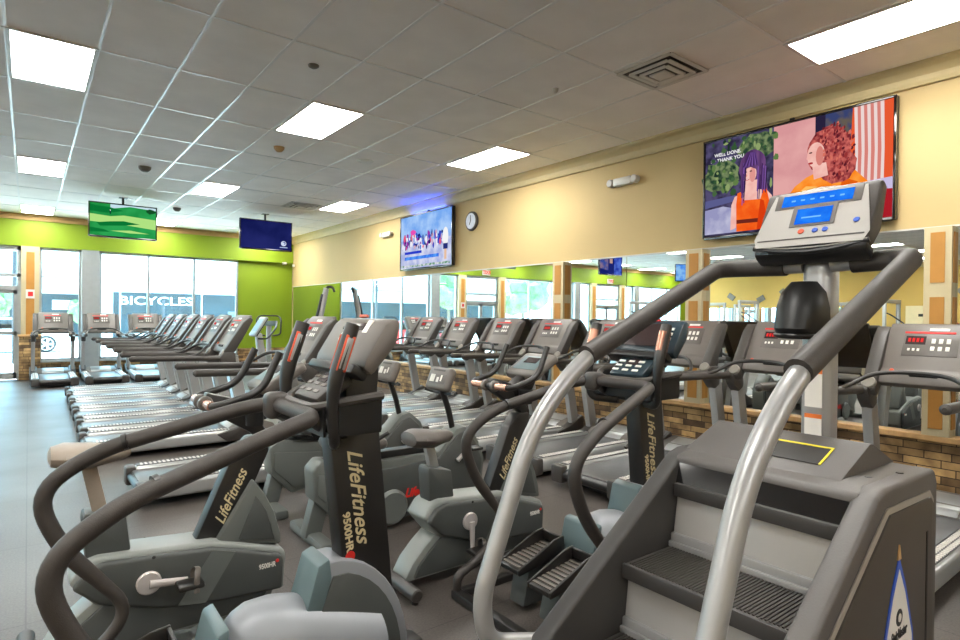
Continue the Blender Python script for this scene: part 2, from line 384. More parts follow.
# right wall: stone base, ledge, pilasters, mirrors -------------------------
struct('baseboard_right', MB().box(XR-.06, XR+.02, YF, YB, 0, .55), 'stone')
struct('trim_13', MB().box(XR-.1, XR+.02, YF, YB, .55, .6, .008), 'ledge')
struct('trim_14', MB().box(XR-.03, XR+.0, YF, YB, 2.345, 2.36), 'white')
def pilaster(n, y0, y1, xw=XR, s=-1):
    """protrudes .2 from wall plane xw towards s"""
    xa = xw+s*.1
    w = struct('trim_%d' % n, MB().box(min(xa, xw), max(xa, xw), y0, y1, .6, 2.345), 'cream')
    p = MB()
    for z0, z1 in ((.66, 1.76), (1.88, 2.3)):
        p.box(min(xa, xa+s*.006), max(xa, xa+s*.006), y0+.045, y1-.045, z0, z1)
        for yy in (y0, y1): p.box(min(xa, xw)+(.035 if s < 0 else .0), max(xa, xw)-(.0 if s < 0 else .035), yy-.006, yy+.006, z0, z1)
    obj('panel', p, 'orange', w, smooth=False)
    return w
for i, (a, b) in enumerate(((5.875, 6.085), (3.715, 3.92), (1.46, 1.65), (-.8, -.59), (-3.0, -2.79))): pilaster(15+i, a, b)
segs = [(YF, -3.0), (-2.79, -.8), (-.59, 1.46), (1.65, 3.715), (3.92, 4.83), (4.835, 5.875), (6.085, 8.3), (8.305, 10.5), (10.505, 12.7), (12.705, 14.75), (14.755, YB)]
wh = ['between the pilaster behind the stair mill and the corner', 'in the bay far right of the frame', 'right of the rightmost pilaster', 'between the rightmost and middle pilasters', 'just right of the seam beside the middle pilaster bay', 'just right of the leftmost pilaster', 'just left of the leftmost pilaster', 'behind the middle treadmill consoles', 'under the wall television', 'left of the wall television', 'meeting the green window wall corner']
for (a, b), t in zip(segs, wh):
    tag(obj('wall_mirror', MB().box(XR-.012, XR+.0, a+.002, b-.002, .6, 2.345), 'mirror', smooth=False), 'large frameless wall mirror panel ' + t, 'mirror')
# left wall (seen in the mirrors)
struct('baseboard_left', MB().box(XL, XL+.06, YF, YB, 0, .55), 'stone')
for i, (a, b) in enumerate(((15.9, 16.1), (9.4, 9.7), (4.6, 4.9))): pilaster(20+i, a, b, XL, 1)
for a, b, t in ((9.75, 12.7, 'nearer'), (12.75, 15.85, 'farther')):
    tag(obj('wall_mirror', MB().box(XL, XL+.012, a, b, .6, 2.1), 'mirror', smooth=False), t+' low mirror on the yellow side wall across the room', 'mirror')
d = struct('door_3', MB().box(XL, XL+.05, 6.6, 7.7, 0, 2.15), 'door')
obj('sign', MB().box(XL+.05, XL+.06, 6.95, 7.3, 1.75, 1.85), 'black', d)
for i, (y, z) in enumerate(((14.6, 2.62), (13.2, 2.5), (12.2, 2.75), (10.9, 2.6), (8.4, 2.6), (6.0, 2.65))):
    tag(obj('wall_plaque', MB().box(XL, XL+.05, -.17, .17, -.12, .12, mx=Matrix.Translation((0, y, z)) @ Matrix.Rotation(R((35, -30, 50, -20, 10, 40)[i]), 4, 'X')), 'grey', smooth=False),
        'small grey tilted plaque on the yellow side wall, %s from the window end' % ('first', 'second', 'third', 'fourth', 'fifth', 'sixth')[i], 'plaque', 'tilted plaques on the yellow wall')

# ------------------------------------------------------------------ ceiling fittings
def ceiling_light(x, y, label, first=[None]):
    if first[0] is None:
        t = thing('ceiling_light', label, 'ceiling light', (x, y, ZC), 0, 'recessed ceiling light panels')
        f = MB(); a, b = .297, .597
        f.box(-a-.01, -a+.02, -b-.01, b+.01, -.012, .0); f.box(a-.02, a+.01, -b-.01, b+.01, -.012, .0); f.box(-a, a, -b-.01, -b+.02, -.012, 0); f.box(-a, a, b-.02, b+.01, -.012, 0)
        obj('frame', f, 'lfix', t); obj('diffuser', MB().box(-a+.015, a-.015, -b+.015, b-.015, -.009, -.002), 'tube', t); first[0] = t; return t
    return dup(first[0], (x, y, ZC), 0, label)
rows = {15.9: 'nearest the window wall', 11.15: 'in the second row from the windows', 6.45: 'in the third row from the windows', 1.65: 'in the row overhead', -3.1: 'in the row behind the viewer'}
cols = {5.05: 'over the machines by the mirror wall', 2.6: 'over the middle machines', .15: 'at the left edge of view', -2.3: 'just left of view', -4.75: 'left part of room', -7.2: 'far left part of room', -9.6: 'near the yellow wall', -12.05: 'beside the yellow wall'}
for y, a in rows.items():
    for x, b in cols.items():
        ceiling_light(x, y, 'panel light %s, %s' % (a, b))
def vent(x, y, s, label):
    t = thing('ceiling_vent', label, 'vent', (x, y, ZC))
    f = MB()
    for k, q in enumerate((s, s*.72, s*.48)):
        z = -.012-.010*k
        for a in (-1, 1):
            f.box(a*q-.022, a*q+.022, -q, q, z-.004, z+.004, mx=None); f.box(-q, q, a*q-.022, a*q+.022, z-.004, z+.004)
    obj('grille', f, 'lfix', t); obj('throat', MB().box(-s, s, -s, s, -.004, -.001), 'black', t); obj('core', MB().box(-s*.3, s*.3, -s*.3, s*.3, -.045, -.03, .006), 'lfix', t)
vent(4.45, 3.17, .27, 'square beige ceiling air vent near the large wall television')
vent(4.35, 11.6, .3, 'square air vent between far ceiling lights')
def disc(name, x, y, r, hgt, label, cat, m='white'):
    tag(obj(name, MB().tube([(x, y, ZC-hgt), (x, y, ZC-hgt*.5), (x, y, ZC+.005)], [r*.5, r*.9, r], 20), m), label, cat)
disc('smoke_detector', 1.38, 10.12, .09, .07, 'small round smoke detector on the ceiling left of centre', 'smoke detector', 'grey')
disc('smoke_detector', 2.6, 7.75, .07, .06, 'small tan detector beside the middle ceiling light', 'smoke detector', 'tan')
disc('sprinkler_head', 1.98, 5.02, .05, .025, 'small grey sprinkler plate above the centre left', 'sprinkler', 'grey')
disc('smoke_detector', 2.45, 13.6, .08, .07, 'dark detector above the right hanging screen', 'smoke detector', 'grey')
disc('ceiling_speaker', 3.79, 7.65, .13, .01, 'round flush ceiling speaker beyond the middle light', 'speaker', 'lfix')
disc('sprinkler_head', 4.0, 4.05, .03, .04, 'tiny white sprinkler head near the square vent', 'sprinkler')
def emergency(y, z, label):
    t = thing('emergency_light', label, 'emergency light', (XR-.02, y, z))
    obj('body', MB().box(-.08, 0, -.14, .14, -.05, .05, .015), 'white', t)
    for s in (-1, 1): obj('lamp_head', MB().rcyl((-.09, s*.19, 0), (-.0, s*.19, 0), .05, .01), 'white', t)
emergency(4.87, 3.31, 'white twin head emergency light left of the large television'); emergency(11.15, 3.28, 'small white emergency light left of the clock and smaller wall television')
t = thing('wall_clock', 'round wall clock with pale face and grey rim', 'clock', (XR-.02, 8.13, 3.2))
obj('rim', MB().rcyl((-.05, 0, 0), (0, 0, 0), .165, .01, 32), 'tdark', t); obj('face', MB().cyl((-.053, 0, 0), (-.05, 0, 0), .135, 32), 'clockface', t)
obj('hand', MB().box(-.057, -.054, -.006, .006, 0, .1), 'blackp', t); obj('hand', MB().box(-.057, -.054, -.006, .006, -.07, .02, mx=Matrix.Rotation(R(25), 4, 'X')), 'blackp', t)
tag(obj('motion_sensor', MB().box(XR-.09, XR-.02, 16.65, 16.72, 2.92, 3.0, .02), 'white'), 'tiny white sensor in the corner by the green wall', 'sensor')
tag(obj('motion_sensor', MB().box(5.75, 5.87, YB-.07, YB, 2.98, 3.05, .02), 'white'), 'small white sensor under the green beam', 'sensor')
for x, z, t_ in ((-1.0, 3.16, 'above the nearer glass door'), (-7.85, 3.16, 'above the farther glass door')):
    t = thing('exit_sign', 'red lit exit sign ' + t_, 'exit sign', (x, YB-.03, z))
    obj('housing', MB().box(-.17, .17, -.02, .03, -.1, .1, .008), 'white', t); text('lettering', 'EXIT', .17, 'exitred', t, (0, -.024, 0), (1, 0, 0), (0, 0, 1), .002, bold=.006)
t = tag(obj('notice_sign', MB().box(-.08, .08, 0, .012, -.1, .1), 'label', smooth=False), 'small white notice with red mark on the ochre pier panel', 'sign'); t.location = (.035, YB-.045, 1.95)
obj('red_mark', MB().box(-.04, .05, -.004, 0, -.05, .05), 'red', t)

# ------------------------------------------------------------------ televisions
def tv(name, label, w, h, loc, rz, tiltdeg, base, shapes, mount):
    """screen faces local -y"""
    t = thing(name, label, 'television', loc, rz)
    mx = Matrix.Rotation(R(tiltdeg), 4, 'X')
    f = MB(); b = .022
    f.box(-w/2-b, w/2+b, .012, .07, -h/2-b, h/2+b, .008, mx=mx); obj('housing', f, 'black', t)
    f = MB()
    f.box(-w/2-b, -w/2, -.002, .02, -h/2-b, h/2+b, .003, mx=mx); f.box(w/2, w/2+b, -.002, .02, -h/2-b, h/2+b, .003, mx=mx)
    f.box(-w/2, w/2, -.002, .02, h/2, h/2+b, .003, mx=mx); f.box(-w/2, w/2, -.002, .02, -h/2-b*1.6, -h/2, .003, mx=mx)
    obj('bezel', f, 'gloss', t)
    q = mx @ Vector((-w/2, .011, -h/2)); screen(t, q, mx.to_3x3() @ Vector((1, 0, 0)), mx.to_3x3() @ Vector((0, 0, 1)), w, h, base, shapes)
    mt = MB()
    if mount == 'wall': mt.box(-.15, .15, .07, .2, -.1, .1, .01); mt.box(-.02, .02, .07, .16, h/2-.1, h/2+.08, .004)
    else: mt.cyl((0, .12, 0), (0, .12, mount), .022); mt.box(-.1, .1, .07, .14, -.1, .1, .01); mt.box(-.07, .07, .05, .19, mount-.01, mount, .003)
    obj('mount', mt, 'satin', t)
    return t
W = E((245, 245, 245))
# large: chat show, two women in orange in front of plants, a column and a striped curtain
skin = E((238, 178, 168), 1., (246, 196, 184), 9.); orange = E((238, 84, 22), 1., (250, 110, 34), 7.); orange2 = E((250, 132, 30), 1., (255, 158, 60), 7.)
hairp = E((74, 46, 92), 1., (110, 72, 124), 12., (1, 1, .2)); hairr = E((140, 52, 56), 1., (206, 104, 96), 22.)
dark = E((44, 40, 62), 1., (82, 76, 112), 9.); pink = E((214, 150, 152), 1., (226, 166, 164), 3.); leaf = E((40, 66, 48), 1., (122, 140, 96), 16.)
sh = [(dark, [(0, .0), (.45, 0), (.45, 1), (0, 1)]), (leaf, blob(.1, .62, .12, .18, 16, .25)), (leaf, blob(.33, .86, .11, .13, 16, .25)),
      (E((150, 150, 190), 1., (190, 190, 215), 5.), [(0, .02), (.24, .02), (.24, .24), (.12, .3), (0, .28)]), (E((90, 92, 140)), [(0, .3), (.2, .34), (.2, .4), (0, .38)]),
      (pink, [(.42, 0), (.72, 0), (.66, 1), (.42, 1)]), (E((40, 34, 60)), [(.64, .25), (.69, .25), (.69, 1), (.64, 1)]), (E((56, 66, 110), 1., (100, 90, 80), 9.), [(.69, .3), (.85, .3), (.84, 1), (.69, 1)]),
      (E((230, 90, 50)), [(.8, .3), (1, .3), (1, 1), (.82, 1)])]
for k in range(9):
    u = .83+k*.0145
    sh.append((E((236, 214, 210)) if k % 2 == 0 else E((214, 130, 120)), [(u, .28), (u+.0145, .28), (u+.0165, .6), (u+.0125, 1), (u-.004, 1), (u+.003, .6)]))
gr = [E((52, 84, 52)), E((96, 124, 70)), E((30, 50, 40)), E((140, 160, 104)), E((70, 100, 64))]
for k in range(70):
    u = random.choice((.04+.16*random.random(), .24+.2*random.random())); v = .42+.56*random.random()
    if u < .2 or v > .74 or u > .38: sh.append((random.choice(gr), blob(u, v, .006+.012*random.random(), .012+.03*random.random(), 7, .3)))
sh += [(E((168, 30, 40)), [(.86, 0), (1, 0), (1, .26), (.86, .3)]), (E((200, 190, 225)), [(.86, .26), (1, .24), (1, .34), (.86, .33)]),
       (hairp, blob(.3, .66, .08, .165, 22, .03)), (hairp, [(.232, .62), (.372, .62), (.392, .4), (.385, .26), (.33, .22), (.26, .26), (.232, .36)]),
       (skin, [(.262, .52), (.33, .52), (.335, .42), (.385, .40), (.415, .34), (.43, .2), (.435, .02), (.405, .02), (.39, .3), (.22, .3), (.205, .06), (.17, .04), (.175, .3), (.195, .38), (.25, .41)]),
       (orange, [(.208, .02), (.205, .3), (.212, .41), (.232, .42), (.25, .33), (.35, .32), (.365, .41), (.385, .41), (.4, .3), (.4, .02)]), (E((110, 40, 30)), [(.208, .1), (.4, .09), (.4, .13), (.208, .14)]),
       (E((214, 60, 16)), [(.33, .02), (.35, .32), (.37, .3), (.4, .02)]),
       (skin, blob(.283, .585, .042, .098, 24)), (E((222, 150, 142)), blob(.302, .575, .018, .075, 14)), (E((196, 44, 56)), blob(.272, .535, .013, .009, 12)), (W, blob(.272, .538, .009, .004, 8)),
       (E((66, 40, 50)), blob(.262, .612, .008, .007, 8)), (E((66, 40, 50)), blob(.292, .614, .008, .007, 8)), (E((220, 140, 130)), blob(.266, .575, .005, .012, 8)),
       (hairp, [(.238, .63), (.245, .74), (.29, .79), (.34, .76), (.36, .64), (.345, .5), (.328, .62), (.29, .655), (.25, .64)])]
hp = [E((60, 36, 84)), E((92, 60, 124)), E((124, 84, 160)), E((44, 28, 62))]
for k in range(26):
    u = random.choice((.236+.02*random.random(), .325+.055*random.random())); v = .28+.2*random.random(); sh.append((hp[k % 4], [(u, v), (u+.005, v), (u+.012, v+.24), (u+.006, v+.25)]))
for k in range(14):
    u = .245+.095*k/14; sh.append((hp[k % 3], [(u, .655+.02*random.random()), (u+.005, .66), (.292+.03*k/14, .80), (.286+.03*k/14, .80)]))
sh += [(orange2, [(.47, .02), (.49, .26), (.54, .38), (.6, .45), (.68, .5), (.83, .46), (.9, .32), (.93, .02)]), (E((255, 190, 96)), [(.53, .28), (.6, .37), (.66, .35), (.58, .26)]), (E((226, 96, 20)), [(.74, .1), (.78, .4), (.85, .34), (.84, .1)]),
       (hairr, blob(.71, .66, .105, .22, 26, .05)), (hairr, blob(.755, .5, .09, .15, 20, .08)), (skin, blob(.648, .645, .044, .115, 22)), (skin, [(.63, .56), (.70, .56), (.71, .44), (.64, .42)]), (E((214, 130, 120)), blob(.668, .63, .02, .09, 14)),
       (E((170, 40, 50)), blob(.622, .575, .013, .010, 10)), (E((60, 36, 36)), blob(.622, .672, .009, .007, 8)), (E((240, 180, 170)), [(.606, .655), (.616, .65), (.618, .615), (.600, .618)])]
hr_ = [E((120, 40, 46)), E((176, 74, 70)), E((214, 112, 96)), E((150, 52, 52)), E((92, 30, 40))]
for k in range(170):
    a = random.random()*6.283; q = math.sqrt(random.random()); u = .725+.11*q*math.cos(a); v = .62+.27*q*math.sin(a)
    if (u-.64)**2/.0022+(v-.64)**2/.013 < 1.05 or (u < .715 and v < .56): continue
    w_ = .004+.007*random.random(); l_ = .02+.03*random.random(); sh.append((random.choice(hr_), [(u, v), (u+w_, v+l_*.4), (u+w_*.6, v+l_), (u-w_*.3, v+l_*.8), (u-w_*.5, v+l_*.3)]))
sh += [(E((230, 235, 250)), blob(.935, .2, .022, .035)), (E((60, 70, 150)), blob(.935, .2, .014, .022))]
big = tv('television', 'large wall television showing two women in orange', 1.80, 1.04, (XR-.12, 2.78, 2.99), R(-90), 0, E((60, 56, 84)), sh, 'wall')
for s_t, z in (('WELL DONE.', .36), ('>> THANK YOU.', .30)): text('caption', s_t, .052, W, big, (-.64, .008, z), (1, 0, 0), (0, 0, 1), .0004, bold=.001)
# mid: crowd under a blue sky
sh = [(E((120, 170, 240), 1., (170, 205, 250), 3.), [(0, .55), (1, .55), (1, 1), (0, 1)]), (E((170, 180, 225), 1., (215, 218, 240), 5.), [(0, 0), (1, 0), (1, .5), (0, .5)])]
pal = [(60, 70, 190), (150, 60, 170), (240, 240, 250), (30, 36, 110), (230, 90, 120), (70, 120, 220), (210, 170, 190)]
for k in range(120):
    u = .05+.85*random.random(); v = .38+.24*random.random()
    sh.append((E(random.choice(pal)), blob(u, v, .010+.016*random.random(), .025+.05*random.random(), 8, .25)))
sh += [(E((230, 80, 180)), blob(.27, .68, .06, .05, 10, .2)), (W, blob(.9, .5, .05, .17)), (E((40, 50, 120)), [(.86, .28), (.94, .28), (.94, .38), (.86, .38)]), (E((230, 190, 160)), [(.88, .1), (.92, .1), (.92, .28), (.88, .28)]),
       (E((50, 110, 230), 1., (90, 160, 250), 9.), [(.1, .16), (.78, .16), (.78, .22), (.1, .22)]), (E((40, 60, 200)), [(.1, .27), (.45, .27), (.45, .32), (.1, .32)]), (E((60, 140, 90), 1., (220, 220, 230), 12.), [(.02, .02), (.98, .02), (.98, .06), (.02, .06)])]
mid = tv('television', 'wall television showing a crowd under blue sky, beside the clock', 1.80, 1.02, (XR-.13, 9.52, 3.0), R(-90), 0, E((150, 180, 235)), sh, 'wall')
obj('added_glow_strip', MB().box(-.6, .6, .04, .06, .535, .54), 'blueglow', mid, 'added blue strip that tints the ceiling')  # added emitter, not part of the set; throws a blue glow onto the ceiling
# hanging: golf course
g1 = E((30, 142, 66), 1., (44, 164, 84), 3.); g2 = E((176, 226, 130)); g3 = E((10, 118, 52))
sh = [(E((196, 226, 236)), [(.3, .86), (.6, .97), (1, .92), (1, 1), (.3, 1)]), (g2, [(0, .42), (.4, .4), (1, .3), (1, .62), (.5, .68), (.3, .62), (0, .66)]),
      (g3, [(0, .74), (.25, .72), (.5, .82), (.3, .9), (.1, .92), (0, .96)]), (g1, [(.5, .7), (.9, .66), (1, .75), (.7, .88), (.55, .86)]), (g3, [(.15, .3), (.5, .36), (.75, .44), (.5, .5), (.3, .46), (.1, .4)]),
      (g2, [(.3, .17), (.6, .13), (.9, .15), (.6, .22)]), (g3, [(.0, .1), (.3, .13), (.2, .2), (0, .24)]), (E((20, 80, 40)), blob(.92, .88, .08, .08, 14, .2)), (E((16, 70, 50)), blob(.3, .75, .012, .07)), (W, blob(.3, .81, .008, .02, 8))]
tv('television', 'hanging television showing a green golf course', 1.08, .60, (1.43, 13.0, 3.29), 0, 0, g1, sh, ZC-3.29)
navy = E((20, 26, 82), 1., (34, 40, 104), 1.5)
sh = [(E((210, 220, 245)), blob(.85, .24, .055, .095, 20)), (E((40, 60, 140)), blob(.855, .25, .035, .06, 16)), (E((210, 220, 245)), blob(.84, .235, .03, .05, 14)), (E((180, 195, 235)), [(.77, .08), (.93, .08), (.93, .11), (.77, .11)])]
tv('television', 'hanging television with dark blue screen and small white logo', 1.08, .60, (4.11, 13.0, 3.28), 0, 0, navy, sh, ZC-3.28)
sh = [(E((40, 60, 170), 1., (90, 120, 220), 6.), [(0, .0), (.35, 0), (.35, 1), (0, 1)]), (E((200, 160, 150)), [(.42, .6), (.55, .6), (.56, .95), (.42, .95)]), (E((30, 40, 120)), [(.35, 0), (.62, 0), (.58, .6), (.4, .6)]), (E((150, 120, 140), 1., (60, 80, 160), 5.), [(.62, .2), (1, .3), (1, 1), (.62, 1)])]
tv('television', 'hanging television across the room showing a news presenter', 1.08, .60, (-2.9, 12.6, 3.29), 0, 0, E((24, 34, 110)), sh, ZC-3.29)
tv('television', 'side-on hanging television near the far yellow wall', 1.08, .60, (-7.4, 12.6, 3.29), R(35), 0, E((70, 140, 240), 1., (150, 200, 250), 4.), [], ZC-3.29)

# ------------------------------------------------------------------ treadmill (user faces local +x)
def make_treadmill(label, group):
    t = thing('treadmill', label, 'treadmill', (0, 0, 0), 0, group)
    for s in (-1, 1):
        a, b = sorted((s*.265, s*.395))
        obj('side_rail', MB().box(.07, 1.5, a, b, .055, .195, .035, 3), 'rail', t)
        fs = obj('foot_strip', MB().box(.09, 1.42, s*.33-.04, s*.33+.04, .192, .2, .003), 'belt', t); f = MB()
        for k in range(36):
            x = .12+k*.036
            f.box(x, x+.018, s*.33-.034, s*.33-.006, .2, .205); f.box(x, x+.018, s*.33+.006, s*.33+.034, .2, .205)
        obj('grip_dots', f, 'label', fs, smooth=False)
        a, b = sorted((s*.255, s*.405)); obj('end_cap', MB().box(0, .085, a, b, .035, .2, .025), 'tdark', t)
        # uprights lean back towards the runner
        obj('upright', MB().loft([[(xc-.06, s*.36-.035, z), (xc+.06, s*.36-.035, z), (xc+.072, s*.36, z), (xc+.06, s*.36+.035, z), (xc-.06, s*.36+.035, z), (xc-.072, s*.36, z)] for xc, z in ((1.63, .16), (1.55, .55), (1.45, 1.04))]), 'upr', t)
        a, b = sorted((s*.29, s*.42))
        obj('upright_cover', MB().prism([(1.28, .16), (1.5, .21), (1.72, .33), (1.76, .29), (1.74, .16), (1.7, .06), (1.4, .06)], a, b, .02), 'tdark', t)
        pts = fillet([(.42, s*.38, 1.055), (.95, s*.385, 1.045), (1.40, s*.36, 1.03)], .1)
        obj('arm', MB().tube([(.4, s*.38, 1.055)]+pts+[(1.46, s*.36, 1.03)], [.012]+[.032]*len(pts)+[.03], 12), 'tdark', t)
        cmx = tilt(1.405, 1.085, 60)
        a, b = sorted((s*.275, s*.37))
        ck = obj('console_cheek', MB().prism([(x, y) for x, y in ((-.085, -.045), (-.105, 0), (-.08, .045), (.0, .055), (.40, .035), (.50, .0), (.49, -.05), (.3, -.06), (0, -.06))], a, b, .014, mx=cmx), 'tdark', t)
        obj('pivot_disc', MB().rcyl((-.025, s*.322, .03), (-.025, s*.322, .066), .05, .01, 24, mx=cmx), 'disctone', ck)
        a, b = sorted((s*.31, s*.40)); obj('arm_bracket', MB().prism([(1.30, 1.04), (1.36, 1.10), (1.48, 1.10), (1.50, .92), (1.42, .88), (1.34, .95)], a, b, .015), 'tdark', t)
    obj('belt', MB().box(.045, 1.5, -.26, .26, .14, .172, .015), 'belt', t)
    obj('rear_roller', MB().cyl((.055, -.26, .115), (.055, .26, .115), .042), 'satin', t)
    obj('deck_frame', MB().box(.12, 1.95, -.25, .25, .03, .12), 'black', t)
    obj('motor_hood', MB().prism([(1.44, .07), (1.46, .19), (1.55, .24), (1.78, .28), (1.96, .22), (2.02, .13), (2.02, .05), (1.44, .05)], -.31, .31, .025), 'tgrey', t)
    obj('hood_scoop', MB().prism([(1.45, .18), (1.5, .225), (1.72, .285), (1.72, .25)], -.2, .2, .006), 'upr', t)
    cmx = tilt(1.405, 1.085, 60)
    c = obj('console', MB().prism([(.0, -.05), (.0, .02), (.09, .03), (.12, .012), (.46, .012), (.53, -.01), (.54, -.04), (.4, -.075), (.1, -.07)], -.28, .28, .014, mx=cmx), 'tgrey', t)
    obj('display', MB().box(.24, .42, -.17, .17, .010, .016, .004, mx=cmx), 'disptaupe', c)
    obj('led_window', MB().box(.335, .405, .03, .155, .014, .018, mx=cmx), 'dispdark', c)
    f = MB()
    for k in range(4): f.box(.355, .388, .045+k*.026, .062+k*.026, .018, .0195, mx=cmx)
    obj('red_digits', f, 'led', c)
    for k in range(3):
        for j in range(2): obj('key', MB().box(.345-j*.06, .385-j*.065, -.03-k*.045, -.005-k*.045, .016, .02, .004, mx=cmx), 'btn', c)
    for k in range(3): obj('key', MB().box(.28, .3, .06+k*.03, .075+k*.03, .016, .02, mx=cmx), 'btn', c)
    f = MB(); f.rcyl((.075, -.09, .025), (.075, .09, .025), .016, .008, 12, mx=cmx); obj('tray_slot', f, 'gap', c)
    obj('stop_button', MB().rcyl((.1, .2, .02), (.1, .2, .036), .016, .004, 12, mx=cmx), 'redtrim', c)
    obj('maker_mark', MB().box(.455, .475, -.1, .02, .006, .0135, mx=cmx), 'btn', c)
    obj('red_stripe', MB().box(.43, .445, -.14, .17, .011, .0145, mx=cmx), 'red', c)
    obj('grip_bar', MB().tube(fillet([(.93, .385, 1.05), (1.08, .36, 1.08), (1.2, .25, 1.17), (1.26, .1, 1.19), (1.26, -.1, 1.19), (1.2, -.25, 1.17), (1.08, -.36, 1.08), (.93, -.385, 1.05)], .12, 6), .016, 10), 'satin', t)
    return t
order = ['nearest the bikes', 'second from the bikes', 'third from the bikes', 'fourth from the bikes', 'fifth from the bikes', 'last before the windows']
tm = make_treadmill('grey treadmill in the left row, ' + order[0], 'treadmills in the long left row')
tm.location = (.45, 7.6, 0)
for k in range(1, 6): dup(tm, (.47+.012*k, 7.6+1.0*k, 0), 0, 'grey treadmill in the left row, ' + order[k])
dup(tm, (.68, 5.66, 0), 0, 'single grey treadmill directly behind the near upright bike', '')['group'] = 'treadmills in the left row'
ordb = {8.55: 'farthest in the mirror row', 7.55: 'second farthest in the mirror row', 6.5: 'third farthest in the mirror row, behind the recumbent bikes', 5.5: 'fourth farthest in the mirror row', 4.48: 'fifth farthest in the mirror row, left of the blue screened climber',
        3.5: 'right behind the climber with the blue screen', 2.55: 'seen between climber and stair mill pillar', 1.4: 'nearest, right of the stair mill pillar'}
for y, s in ordb.items(): dup(tm, (3.85 if y > 2 else 3.7, y, 0), 0, 'grey treadmill, ' + s)['group'] = 'treadmills facing the mirror wall'
dup(tm, (3.85, .38, 0), 0, 'grey treadmill facing the mirror, at the right frame edge')['group'] = 'treadmills facing the mirror wall'
for x, s in ((.45, 'left, beside the stone pier'), (1.36, 'middle of the three'), (2.27, 'right, mostly hidden by the left row')): dup(tm, (x, 14.75, 0), R(90), 'grey treadmill facing the windows, ' + s)['group'] = 'treadmills facing the windows'

